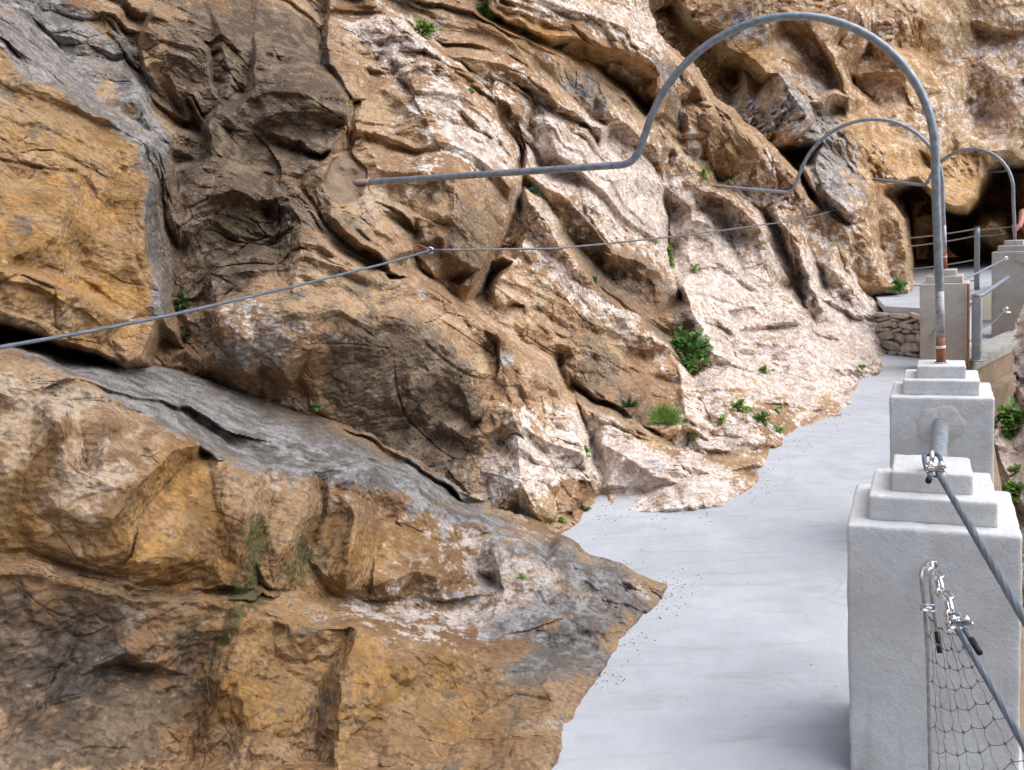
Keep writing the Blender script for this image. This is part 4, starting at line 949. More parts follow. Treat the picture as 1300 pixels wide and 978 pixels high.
def build_arch(label, P, ang, zt, top, R, barz, end, endz, r, rustlen, band=None):
    t, _, l = arch(label, P, ang, zt, [], r)
    C = Vector((float(P[0]), float(P[1]), 0))
    zc = top - R; arc = []
    for k in range(0, 25):
        a = PI * (k / 24) * .86
        arc.append((R + .015 - R * .985 * math.cos(a), zc + R * math.sin(a) * 1.0))
    pole = [(.0, zt), (.008, zt + (zc - zt) * .4), (.022, zt + (zc - zt) * .8)]
    elbow = (arc[-1][0] + (arc[-1][1] - barz) * .42, barz)
    flat = pole + arc
    W3 = [C + l * a + Vector((0, 0, b)) for a, b in flat]
    tail = [W3[-1], C + l * elbow[0] + Vector((0, 0, elbow[1])), C + l * end + Vector((0, 0, endz))]
    tl = rounded(tail, .085, 8)
    full = W3[:-1] + tl
    # split off the rust-stained foot
    dens = []
    for a, b in zip(full[:-1], full[1:]):
        n = max(1, int((b - a).length / .06)); dens += [a.lerp(b, i / n) for i in range(n)]
    dens.append(full[-1])
    cut = [p for p in dens if p.z <= zt + rustlen + 1e-6 and (p - full[0]).length < rustlen + .1]
    bm = bmesh.new(); tube(bm, dens, r, 16); obj('hoop', bm, GALV, t)
    if rustlen:
        d = (full[1] - full[0]).normalized()
        bm = bmesh.new(); tube(bm, [full[0] - d * .002, full[0] + d * rustlen * .5, full[0] + d * rustlen], r + .0015, 16); s = obj('rusty_foot', bm, RUST, t); s['label'] = 'rusty foot of the pole'
        bm = bmesh.new(); tube(bm, [full[0] + d * q_ for q_ in (rustlen, rustlen * 1.8, rustlen * 2.8)], [r + .0010, r + .0008, r + .0003], 16); obj('rust_stained_sleeve', bm, GALVR, s)
        if band:
            bm = bmesh.new(); tube(bm, [full[0] + d * (rustlen * band - .006), full[0] + d * (rustlen * band + .006)], r + .003, 16); obj('white_band', bm, plain('white_tape', (.7, .7, .68), .5, .1), s)
    e = full[-1]; d = (full[-1] - full[-2]).normalized()
    bm = bmesh.new(); tube(bm, [e - d * .16, e - d * .03, e + d * .12], r + .0012, 16); s = obj('rusty_end', bm, metal_material('rust_worn_pipe', (.23, .16, .13), (.33, .27, .24), .7, .3, 50, .35), t)
    bm = bmesh.new(); tube(bm, [e - d * .028, e - d * .004, e + d * .02], [r * 1.7, r * 1.9, r * 1.2], 14); obj('socket', bm, RUST, s)
    bm = bmesh.new(); tube(bm, [full[0] - d * 0 - Vector((0, 0, .003)), full[0] + Vector((0, 0, .006))], [r * 1.6, r * 1.35], 16); obj('grout_collar', bm, GREYC, t)
    return t
build_arch('tallest and nearest galvanised pipe arch, from the second pillar over the path into the cliff', P2, 24.5, Z2p + .131, 2.635, .735, 1.975, 3.34, 2.0, .0200, .125, .62)
build_arch('middle galvanised pipe arch, from the third pillar to the pale cliff', P3, 28, Z3p + .131, 2.60, .73, 1.90, 2.66, 2.08, .0190, .16, .8)
build_arch('small far pipe arch over the pillar at the right edge', P4, 50, Z4p + .131, 2.37, .56, 1.95, 2.25, 2.17, .0205, 0)
build_arch('last and smallest pipe arch, cut by the right edge of the photo', P5, 62, Z4p + .35 + .131, 2.62, .56, 2.18, 1.75, 2.24, .02, 0)

# ---- fat rails between the pillars ---------------------------------------
def rail(name, label, cat, a, b, r, mat, group=None):
    bm = bmesh.new(); a, b = V3(a), V3(b); n = 12; tube(bm, [a.lerp(b, i / n) for i in range(n + 1)], r, 18)
    o = obj(name, bm, mat); return tag(o, label, cat, group)
def front(P, yaw, z, lx=0., hw=.225, back=False):
    d1 = np.array([math.cos(yaw), -math.sin(yaw)]); d2 = np.array([math.sin(yaw), math.cos(yaw)])
    q = P + d1 * lx + d2 * (hw if back else -hw); return (q[0], q[1], z)
zr = float(at(1191.5, 547, 4.33)[2])
rail('handrail_pipe', 'short thick grey pipe between the two nearest pillars', 'handrail pipe', front(P1, .4177, zr + .01, .0, .22, True), front(P2, .4309, zr, .0, .2), .036, GALV, 'handrail pipes between the pillars')
zr3 = float(at(1187, 424, 9.43)[2])
rail('handrail_pipe', 'thin grey pipe running from the second to the third pillar behind the arch pole', 'handrail pipe', front(P2, .4309, zr3, .0, .22, True), front(P3, .4861, zr3, -.07, .2), .030, GALV, 'handrail pipes between the pillars')
hp0 = at(1229, 386, 9.75); hp1 = at(1280, 352, 11.5)
rail('handrail_pipe', 'bright round handrail pipe from the third pillar past the post to the far pillar', 'handrail pipe', hp0, hp1, .026, GALV, 'handrail pipes between the pillars')
bm = bmesh.new(); w_ = at(1229, 470, 9.45); w2_ = at(1230.5, 359, 9.5); tube(bm, line(w_, (w_[0], w_[1], w2_[2]), 12), .013, 10)
tag(obj('rusty_rod', bm, RUST), 'thin rusty upright rod against the right side of the third pillar', 'rod')
# pale plaster round the pipe sockets
def plaster(P, yaw, z, R_, seed, label=None, parent=None):
    c = V3(front(P, yaw, z)); a1 = V3((math.cos(yaw), -math.sin(yaw), 0)); up_ = Vector((0, 0, 1)); nn = V3((-math.sin(yaw), -math.cos(yaw), 0)); bm = bmesh.new()
    rows = []
    for i in range(7):
        t_ = i / 6; row = []
        for k in range(40):
            a = 2 * PI * k / 40; rr_ = R_ * (.3 + .7 * t_) * (1 + .07 * t_ * math.sin(a * 2 + seed) + .05 * t_ * math.sin(a * 5 + seed * 2) + .03 * math.sin(a * 9))
            row.append(bm.verts.new(c + a1 * math.cos(a) * rr_ + up_ * math.sin(a) * rr_ + nn * (.016 * (1 - t_) ** 1.2 + (.0035 if i < 6 else -.004))))
        rows.append(row)
    for i in range(6):
        for k in range(40): bm.faces.new((rows[i][k], rows[i][(k + 1) % 40], rows[i + 1][(k + 1) % 40], rows[i + 1][k]))
    return obj('plaster_patch', bm, PLASTER, parent)
PLASTER = concrete_material('plaster', (.56, .54, .51), (.67, .66, .64), (.52, .42, .31), 4, .004)
plaster(P2, .4309, zr, .105, 1, None, pil2)
# square post in the middle of the bend
pp = on_ground(1240, 458, .10)
t = thing('rail_post', 'grey square steel post holding the handrail between the third and far pillar', 'post', (float(pp[0]), float(pp[1]), .1), -rad(38))
hz = float(at(1243, 374, 10.1)[2]) - .03
hz = float((at(1241, 376, pp[1] / 1.0)[2]))
bm = bmesh.new(); b_ = rough_block(.042, .042, 0, hz - .1, .004, .0001, 3, 2); bm.free(); obj('post', b_, metal_material('post_steel', (.30, .32, .34), (.42, .42, .42), .55, .5, 20, .3), t, local=True)
bm = bmesh.new(); bmesh.ops.create_cube(bm, size=1.); 
for v in bm.verts: v.co = Vector((v.co.x * .14, v.co.y * .14, .006 + v.co.z * .012))
bmesh.ops.bevel(bm, geom=bm.edges[:], offset=.003, segments=2, affect='EDGES'); obj('base_plate', bm, GALVR, t, local=True)
bm = bmesh.new(); tube(bm, [Vector((0, 0, hz - .11)), Vector((0, 0, hz - .085))], .05, 12); obj('saddle', bm, GALV, t, local=True)
# thin pole with three wires in front of the cave
tp = at(1240, 376, 12.5); tz = float(at(1237, 289, 12.5)[2])
t = thing('fence_pole', 'slim grey pole with wires in front of the dark cave', 'pole', (float(tp[0]), float(tp[1]), LZ))
bm = bmesh.new(); tube(bm, line(V3((tp[0], tp[1], LZ)), V3((tp[0], tp[1], tz)), 8), .034, 14); obj('pole', bm, GALV, t)
bm = bmesh.new(); tube(bm, [V3((tp[0], tp[1], tz - .001)), V3((tp[0], tp[1], tz + .006))], [.037, .033], 14); obj('cap', bm, GALV, t)
wires = [((1157, 301), (1238, 291), 'topmost'), ((1157, 312), (1238, 300), 'second from the top'), ((1163, 340), (1238, 330), 'third from the top'), ((1163, 360), (1238, 356), 'lowest')]
for (a, b, w) in wires:
    bm = bmesh.new(); pa = at(a[0] - 30, a[1] + 3.5, 13.6); pb = at(b[0], b[1], 12.46); tube(bm, line(pa, pb, 14, .02), .0085, 8)
    tag(obj('fence_wire', bm, metal_material('wire_' + w.split()[0], (.30, .26, .22), (.40, .36, .32), .6, .3)), w + ' of the wires strung from the slim pole across the cave mouth', 'wire', 'fence wires in front of the cave')
for (a, b, w) in (((1238, 292), (1292, 287), 'upper'), ((1238, 300), (1275, 297), 'lower')):
    bm = bmesh.new(); tube(bm, line(at(a[0], a[1], 12.46), at(b[0], b[1], 12.3), 10, .01), .007, 8)
    tag(obj('fence_wire', bm, CABLET), w + ' short wire from the slim pole towards the far pillar', 'wire', 'fence wires beside the far pillar')

# ---- cables ---------------------------------------------------------------
def cable(name, label, pts, r, mat, parent=None, twist=90, strands=6, seg=24, group=None, step=.006, cat='cable'):
    P = [V3(p) for p in pts]; dens = []
    for a, b in zip(P[:-1], P[1:]):
        n = max(1, int((b - a).length / step)); dens += [a.lerp(b, i / n) for i in range(n)]
    dens.append(P[-1]); bm = bmesh.new(); tube(bm, dens, r, seg, twist=twist, strands=strands)
    o = obj(name, bm, mat, parent)
    if label: tag(o, label, cat, group)
    return o
# cliff cable
anc, ancn = probe(S2, 541, 318)
eye = at(546, 318, clear_depth(S2, 546, 318, 5) - .05)
c0 = at(0, 441, 2.92); c190 = at(190, 404, 3.72)
inv = lambda x: 1 / (1 / 2.92 + (1 / ((V3(eye) - V3(EYE)).dot(V3(Fv))) - 1 / 2.92) * x / 546)
cl_ = lambda x, y: min(inv(x), clear_depth(S2, x, y) - .04)
left = [at(-900, 640, inv(-900)), at(-260, 480, inv(-260)), at(-100, 459.5, inv(-100)), at(0, 441, inv(0)), at(110, 421.5, inv(110)), at(210, 401.5, cl_(210, 401)), at(270, 388, cl_(270, 388)), at(330, 374, cl_(330, 374)), at(385, 361, cl_(385, 361)), at(440, 347, cl_(440, 347)), at(495, 333, cl_(495, 333)), eye]
cable('safety_cable', 'thick grey cable swooping from the left edge up to the eye bolt on the cliff', smooth_path(left, 6), .0070, CABLE, twist=70, step=.008)
De = (V3(eye) - V3(EYE)).dot(V3(Fv))
inv2 = lambda x: (1 - .055 * math.sin(PI * min(1, (x - 546) / 454))) / (1 / De + (1 / 10.9 - 1 / De) * (x - 546) / (1000 - 546))
right = [eye]
for x_ in range(580, 1001, 30):
    y_ = 317.8 + (x_ - 546) * -.012 if x_ < 700 else 316 - .085 * (x_ - 700) - .000105 * (x_ - 700) ** 2
    right.append(at(x_, y_, min(inv2(x_), clear_depth(S2, x_, y_) - .035)))
right += [at(1048, 270.5, min(11.7, clear_depth(S2, 1040, 272) - .1)), at(1076, 259, 12.1), at(1098, 249, 12.6)]
cable('safety_cable', 'thin dark cable from the eye bolt across the pale slabs to the far bulge', smooth_path(right, 5), .0080, CABLET, twist=70, seg=10, step=.05)
t = thing('eye_bolt', 'small rusty eye bolt in the cliff where the two cables meet', 'eye bolt', tuple(anc))
e3 = V3(eye); dd = (anc - e3); 
bm = bmesh.new(); tube(bm, line(anc + dd * .6, e3, 4), .009, 8); obj('shank', bm, RUST, t)
bm = bmesh.new(); ax = V3(Rv); az = V3(Uv); tube(bm, [e3 + ax * math.cos(a) * .017 + az * math.sin(a) * .017 for a in [2 * PI * k / 16 for k in range(16)]], .006, 8, closed=True); obj('ring', bm, CHROME, t)
bm = bmesh.new(); tube(bm, smooth_path([e3, e3 + ax * -.07 + az * .03, e3 - ax * .13 + az * .0, e3 - ax * .16 + az * .045], 4), .006, 6); obj('tie_wire', bm, RUST, t)

# cable from the top of the near pillar to the camera side
def torus(c, n, R, r, seg=20, s2=10, arc=2 * PI, start=0, sx=1., u=None):
    n = V3(n).normalized(); u = (V3(u) if u is not None else n.orthogonal()).normalized(); u = (u - n * u.dot(n)).normalized(); v = n.cross(u); c = V3(c)
    full = abs(arc - 2 * PI) < 1e-6; k = seg if full else seg + 1
    bm = bmesh.new(); tube(bm, [c + u * (math.cos(start + arc * i / seg) * R * sx) + v * (math.sin(start + arc * i / seg) * R) for i in range(k)], r, s2, closed=full); return bm
def add_bm(dst, src):
    me = bpy.data.meshes.new('tmp'); src.to_mesh(me); src.free(); dst.from_mesh(me); bpy.data.meshes.remove(me)
def hexnut(c, axis, R, h):
    axis = V3(axis).normalized(); c = V3(c); bm = bmesh.new(); tube(bm, [c - axis * h / 2, c - axis * h * .38, c + axis * h * .38, c + axis * h / 2], [R * .9, R, R, R * .9], 6); return bm
def clamp(parent_thing, c, along, side, size, name='cable_clamp'):
    """wire rope grip: saddle, U bolt and two nuts"""
    a = V3(along).normalized(); s = V3(side).normalized(); s = (s - a * s.dot(a)).normalized(); n = a.cross(s); c = V3(c)
    bm = bmesh.new()
    add_bm(bm, torus(c, a, size * .9, size * .30, 14, 8, PI, 0, u=s))
    for sg in (-1, 1):
        b2 = bmesh.new(); tube(b2, [c + s * sg * size * .9, c + s * sg * size * .9 - n * size * 2.0], size * .30, 8); add_bm(bm, b2)
        add_bm(bm, hexnut(c + s * sg * size * .9 - n * size * 1.45, n, size * .62, size * .55))
    b2 = bmesh.new(); bmesh.ops.create_cube(b2, size=1.)
    R3 = Matrix((s, n, a)).transposed()
    for v in b2.verts: v.co = c + R3 @ Vector((v.co.x * size * 3.0, v.co.y * size * .8 - size * .75, v.co.z * size * 1.3))
    bmesh.ops.bevel(b2, geom=b2.edges[:], offset=size * .2, segments=2, affect='EDGES'); add_bm(bm, b2)
    return obj(name, bm, CHROME, parent_thing)
top = V3((P1[0], P1[1], Z1p + .131))
d1 = V3((math.cos(.4177), -math.sin(.4177), 0)); d2 = V3((math.sin(.4177), math.cos(.4177), 0))
hook = V3(at(1183, 590, 2.74)); hook.z = max(hook.z, top.z + .03)
t = thing('cable_end_fitting', 'shiny eye bolt and cable grip on top of the nearest pillar', 'cable fitting', tuple(top))
c1 = V3(at(1300, 785, 1.62)); clampc = V3(at(1188, 601, 2.60))
dirn = (c1 - clampc).normalized()
bm = bmesh.new(); tube(bm, [hook - Vector((0, 0, .05)), hook - Vector((0, 0, .012))], .008, 10); add_bm(bm, torus(hook + Vector((0, 0, .006)), d1, .018, .0065)); obj('eye_bolt', bm, CHROME, t)
side = dirn.cross(Vector((0, 0, 1))).normalized()
loop = [clampc + side * .007, clampc - dirn * .03 + side * .020, hook + side * .016 - dirn * .0, hook - dirn * .016, hook - side * .016, clampc - dirn * .03 - side * .020, clampc - side * .010, clampc + dirn * .06 + side * -.0 + Vector((0, 0, .0)), ]
loop = [clampc - side * .006, clampc - dirn * .035 - side * .020, hook - side * .020 + Vector((0, 0, .012)), hook - dirn * .02 + Vector((0, 0, .014)), hook + side * .020 + Vector((0, 0, .012)), clampc - dirn * .035 + side * .018, clampc + side * .014, clampc + dirn * .07 + side * .026]
bm = bmesh.new(); tube(bm, smooth_path(loop, 6), .0068, 12); obj('cable_loop', bm, CABLE, t)
bm = bmesh.new(); tube(bm, [clampc + dirn * .06 + side * .0245, clampc + dirn * .088 + side * .030], .0082, 10); obj('end_sleeve', bm, BLACK, t)
clamp(t, clampc + Vector((0, 0, .002)), dirn, side, .0155)
c2 = c1 + (c1 - clampc).normalized() * 1.9
cable('safety_cable', 'thick blue grey cable leaving the top of the nearest pillar towards the lower right edge', [clampc - side * .006, c1, c2], .0088, CABLE, twist=80, step=.006)

# second cable, grips and net on the pillar face
anch = V3(at(1183, 716, 2.50)); fy = V3(front(P1, .4177, 0, 0, .225)); 
# put the bolt on the front face plane
nf = -d2; rr = V3(ray(1183, 716)); tt = ((fy - V3(EYE)).dot(nf)) / rr.dot(nf); anch = V3(EYE) + rr * tt
t = thing('cable_end_fitting', 'eye bolt, chain and cable grips on the front of the nearest pillar above the net', 'cable fitting', tuple(anch))
e2 = anch + nf * .03
bm = bmesh.new(); tube(bm, [anch - nf * .02, anch + nf * .02], .0075, 10); add_bm(bm, torus(e2, d1, .017, .006)); add_bm(bm, hexnut(anch + nf * .006, nf, .016, .01)); obj('eye_bolt', bm, CHROME, t)
tgt = V3(at(1268, 888, 1.95)); g0 = V3(at(1216, 793, 2.27)); g0b = V3(at(1184, 722, 2.465))
dc = (tgt - g0).normalized(); ch = (g0 - g0b)
sd = dc.cross(Vector((0, 0, 1))).normalized(); up = sd.cross(dc)
bm = bmesh.new(); nl = 5
for i in range(nl):
    c = g0b.lerp(g0 - dc * .012, (i + .5) / nl); add_bm(bm, torus(c, sd if i % 2 else up, ch.length / nl * .40, .0052, 16, 8, 2 * PI, 0, 1.75, u=ch))
obj('shackle_chain', bm, CHROME, t)
loop = [g0 + sd * .006 + dc * .02, g0 - dc * .03 + sd * .015, g0 - dc * .05, g0 - dc * .03 - sd * .015, g0 - sd * .010 + dc * .02, g0 + dc * .095 - sd * .012]
bm = bmesh.new(); tube(bm, smooth_path(loop, 6), .0065, 12); obj('cable_loop', bm, CABLE, t)
bm = bmesh.new(); tube(bm, [g0 + dc * .075 - sd * .0120, g0 + dc * .135 - sd * .013], .0080, 10); obj('end_sleeve', bm, BLACK, t)
clamp(t, g0 + dc * .016, dc, sd, .0155); clamp(t, g0 + dc * -.008, dc, -sd, .0140)
cable('safety_cable', 'lower cable carrying the wire net beside the nearest pillar', [g0 + sd * .006, tgt, tgt + (tgt - g0) * 3.2], .0080, CABLE, twist=80, step=.006)
# hanging border rope of the net
b0 = V3(at(1170, 727, 2.46)); b1 = V3(at(1174, 775, 2.44)); b2 = V3(at(1178, 840, 2.42)); b3 = V3(at(1181, 980, 2.40)); b4 = V3(at(1183, 1100, 2.40))
net = thing('wire_net', 'rusty twisted wire net hanging below the lower cable beside the nearest pillar', 'net', tuple(b3))
cable('border_rope', None, smooth_path([e2, b0, b1, b2, b3, b4], 6), .0055, metal_material('strand_rope', (.26, .25, .24), (.38, .36, .34), .5, .5, 60), net, twist=150, strands=5, step=.004, seg=15)
cable('border_rope', None, smooth_path([e2 + d1 * .004, V3(at(1182, 745, 2.44)), V3(at(1186, 775, 2.42)), V3(at(1190, 808, 2.42))], 6), .0055, metal_material('strand_rope_short', (.26, .25, .24), (.38, .36, .34), .5, .5, 60), net, twist=150, strands=5, step=.004, seg=15)
bm = bmesh.new(); tube(bm, [V3(at(1189.5, 802, 2.42)), V3(at(1193.5, 829, 2.41))], .0072, 10); obj('end_sleeve', bm, BLACK, net)
cl = V3(at(1177, 772, 2.41)); clamp(net, cl, b2 - b0, d1, .0105)
# net wires: zigzag mesh in the vertical sheet between the border rope and the lower cable
bm = bmesh.new()
def netpt(u, v):
    # u along the cable away from the pillar, v downward
    topp = g0.lerp(tgt, u * 1.0) if u <= 1 else tgt + (tgt - g0) * (u - 1)
    low = b1.lerp(b4, v); k = u / 2.6
    side_top = b1.lerp(topp, 1.0) if u > 0 else b1
    return None
E_ = (tgt - g0); Bd = (b4 - b1)
ncol = 8; nrow = 11; P_ = {}
far = tgt + E_ * 1.3
for j in range(nrow + 1):
    L_ = b1 + Bd * (j / nrow)                      # on the border rope
    Rr = g0 + (far - g0) * ((j + .6) / nrow)       # on the cable
    for i in range(ncol + 1):
        s = i / ncol; p = L_.lerp(Rr, s); p.z -= .05 * s * (1 - s) * 2
        P_[i, j] = p + E_.normalized() * (.008 * (1 if (i + j) % 2 else -1))
for (i, j), p in P_.items():
    if (i, j + 1) in P_ and i not in (0,):
        q_ = P_[i, j + 1]; mid = p.lerp(q_, .5) + d1 * .004 * (1 if i % 2 else -1); tube(bm, [p, mid, q_], .0009, 5)
    if (i + 1, j) in P_ : tube(bm, [p, p.lerp(P_[i + 1, j], .5) - Vector((0, 0, .002)), P_[i + 1, j]], .0009, 5)
for (i, j), p in P_.items():
    if 0 < i < ncol: tube(bm, [p - E_.normalized() * .006, p + E_.normalized() * .006 + Vector((0, 0, .004))], .0024, 6)
obj('mesh_wires', bm, WIRE, net)
# lower and upper cables between third and far pillar
ca = at(1222, 356, 9.75); cb = at(1278, 328, 11.5)
cable('safety_cable', 'bright upper cable slanting from the top of the third pillar to the far pillar', line(ca, cb, 6, .0), .012, GALV, seg=12, step=.03)
ca = at(1231, 434, 9.75); cm = at(1246, 418, 10.1); cb = at(1277, 393, 11.42)
cable('safety_cable', 'thin drooping lower cable from the rail post to the fitting on the far pillar', smooth_path([ca, cm, at(1262, 408, 10.7), cb], 6), .008, CABLET, seg=10, step=.03)
t = thing('cable_end_fitting', 'small shiny cable fitting low on the face of the far pillar', 'cable fitting', tuple(cb.tolist()))
cbv = V3(cb); add = V3(Fv)
bm = bmesh.new(); tube(bm, [cbv + add * .12, cbv], .012, 10); obj('bolt', bm, CHROME, t)
bm = torus(cbv, V3(Rv), .03, .012); obj('ring', bm, CHROME, t)
clamp(t, cbv + V3(Rv) * .02 - V3(Uv) * .04, V3(Uv), V3(Rv), .018)
bm = bmesh.new(); add_bm(bm, torus(V3(at(1277, 328.5, 11.48)), V3(Fv), .02, .009)); tag(obj('eye_ring', bm, CHROME), 'small ring on the far pillar holding the upper cable', 'ring')

# ---- gorge rock below the path, right ---------------------------------------
A4 = [(1300,385,9.6),(1290,440,9.3),(1285,500,8.9),(1262,540,8.7),(1262,700,7.4),(1300,620,7.6),(1300,760,6.4),(1300,978,5.0),(1230,900,6.),(1420,400,8.6),(1500,600,6.6),(1500,978,4.2),(1420,800,5.4),(1600,500,7.5)]
L4 = [[(1315,360,.0),(1302,384,.0),(1290,410,-.05),(1282,440,-.08),(1286,468,-.02),(1290,478,.1),(1300,486,.15),(1330,500,.2)],
 [(1290,490,-.05),(1300,500,-.1),(1330,512,-.1)],[(1262,560,-.1),(1290,575,.05),(1320,600,-.1)],[(1262,640,.1),(1280,620,-.1),(1300,650,.1)],[(1290,530,.15),(1285,560,.1)],
 [(1400,400,-.3),(1380,500,.2),(1400,600,-.3),(1360,700,.1),(1340,850,-.3)]]
O4 = [(1700,330),(1322,345),(1302,384),(1290,410),(1282,440),(1286,468),(1288,495),(1280,515),(1262,531),(1225,548),(1225,1200),(1700,1200)]
Z4 = [('white',1320,560,260,260,0,.6),('white',1300,430,50,60,0,.85),('white',1275,600,50,60,0,.5),('orange',1300,480,40,10,20,.6),('white',1400,700,150,150,0,.4),('grey',1420,500,80,80,0,.3)]
gorge, S4 = rock_layer('gorge_slope', A4, L4, O4, (1222,330,1700,1200), 2.4, Z4, 'pale rock dropping away below the outer side of the path', 'slope', 1., 5, blocky=.5, foot=False, tone=lambda x, y: np.full_like(x, 1.15))

# ---- high walls of the gorge that shade the place ------------------------------
def big_rock(name, label, org, ux, uy, nu, nv, amp, seed, mat=ROCK):
    org, ux, uy = map(lambda a: np.array(a, float), (org, ux, uy)); n = np.cross(ux, uy); n /= np.linalg.norm(n)
    U_, V_ = np.meshgrid(np.linspace(0, 1, nu), np.linspace(0, 1, nv))
    p = org + U_[..., None] * ux + V_[..., None] * uy; p = p.reshape(-1, 3)
    f, e = facets(p * .3, seed); f2, e2 = facets(p * .9, seed + 9)
    p = p + n * (amp * (fbm(p * .12, seed, 5, .55) * 2 + .6 * f + .25 * f2))[:, None]
    idx = np.arange(nu * nv).reshape(nv, nu); q_ = np.stack([idx[:-1, :-1], idx[:-1, 1:], idx[1:, 1:], idx[1:, :-1]], -1).reshape(-1, 4)
    me = bpy.data.meshes.new(name); me.from_pydata(p.tolist(), [], q_.tolist()); me.update()
    A_ = fbm(p * .35, seed + 1, 4)[:, None]; c = np.clip((.36, .26, .17) + (A_ + .7 * fbm(p * 2.5, seed + 3, 5, .65)[:, None]) * np.array([.30, .27, .23]), .06, .75)
    a = me.attributes.new('stone', 'FLOAT_COLOR', 'POINT'); a.data.foreach_set('color', np.concatenate([c, np.ones((len(p), 1))], 1).astype(np.float32).ravel())
    return tag(link_mesh(name, me, mat), label, 'cliff', None, 'structure')
big_rock('opposite_cliff', 'tan rock wall across the gorge behind the viewpoint', (-22, -26, -30), (70, 6, 0), (-2, -6, 48), 160, 140, 1.6, 301)
big_rock('gorge_floor', 'stony bed of the gorge far below the path', (-30, -34, -30), (90, 0, 0), (0, 70, 0), 90, 70, 1.2, 311)
# the cliff goes on above and to the left of the picture
ua = at(-130, -96, 4.9); ub = at(420, -96, 8.3); uc = at(820, -96, 12.5)
big_rock('upper_cliff', 'rock wall continuing above the slabs', tuple(ua + np.array([-3.2, -4.5, -.0])), tuple((uc - ua) + np.array([4, 7, -.2])), (-4, 2.4, 14), 130, 90, .5, 321)
big_rock('side_cliff', 'rock wall running on beside the viewpoint', (-1.20, 2.95, -.3), (-4.1, -7.6, 0), (-2.9, 1.55, 6.), 300, 240, .42, 341)
u3 = at(800, -110, 16.); u4 = at(1420, -110, 18.)
big_rock('upper_cave_cliff', 'rock wall continuing above the cave', tuple(u3 + np.array([-3, 0, -1.2])), tuple((u4 - u3) + np.array([12, -3, 0])), (-1, 1.5, 16), 120, 100, .5, 331)
#@@PLANTS
LEAF = []
for k, (c0, c1) in enumerate([((.06, .15, .03), (.13, .27, .06)), ((.14, .24, .04), (.24, .37, .09)), ((.02, .055, .02), (.05, .11, .03))]):
    mt, nt, b = new_mat('leaf_green'); g = G(nt)
    g.put(b.inputs['Base Color'], g.mix(g.ramp(g.noise(24, 3), .35, .65), c0, c1)); b.inputs['Roughness'].default_value = .5
    b.inputs['Subsurface Weight'].default_value = .0; b.inputs['Specular IOR Level'].default_value = .35
    tr = nt.nodes.new('ShaderNodeBsdfTranslucent'); g.put(tr.inputs[0], g.mix(.5, c1, (.2, .4, .05))); ms = nt.nodes.new('ShaderNodeMixShader'); ms.inputs[0].default_value = .22
    out = [n for n in nt.nodes if n.type == 'OUTPUT_MATERIAL'][0]; nt.links.new(b.outputs[0], ms.inputs[1]); nt.links.new(tr.outputs[0], ms.inputs[2]); nt.links.new(ms.outputs[0], out.inputs[0]); LEAF.append(mt)
STEM = plain('plant_stem', (.10, .11, .035), .7)
def leaf(bm, p, d, up, L, wd, rnd, lobes=False):
    d = d.normalized(); s = d.cross(up).normalized(); n = s.cross(d)
    prof = [(0, .0), (.18, .62), (.42, 1.), (.7, .74), (1., .0)] if not lobes else [(0, .0), (.15, .8), (.3, .55), (.5, 1.), (.66, .55), (.82, .6), (1., .0)]
    mid = [p + d * (L * a) - n * (L * .28 * a * a) for a, _ in prof]
    mv = [bm.verts.new(q) for q in mid]
    for sg in (-1, 1):
        ev = [bm.verts.new(mid[i] + s * (sg * wd * .5 * prof[i][1]) + n * (wd * .14 * prof[i][1])) for i in range(1, len(prof) - 1)]
        ch = [mv[0]] + ev + [mv[-1]]
        for i in range(len(prof) - 1):
            f = [mv[i], mv[i + 1], ch[i + 1], ch[i]]; f = [x for k, x in enumerate(f) if x not in f[:k]]
            if len(f) > 2: bm.faces.new(f if sg > 0 else f[::-1])
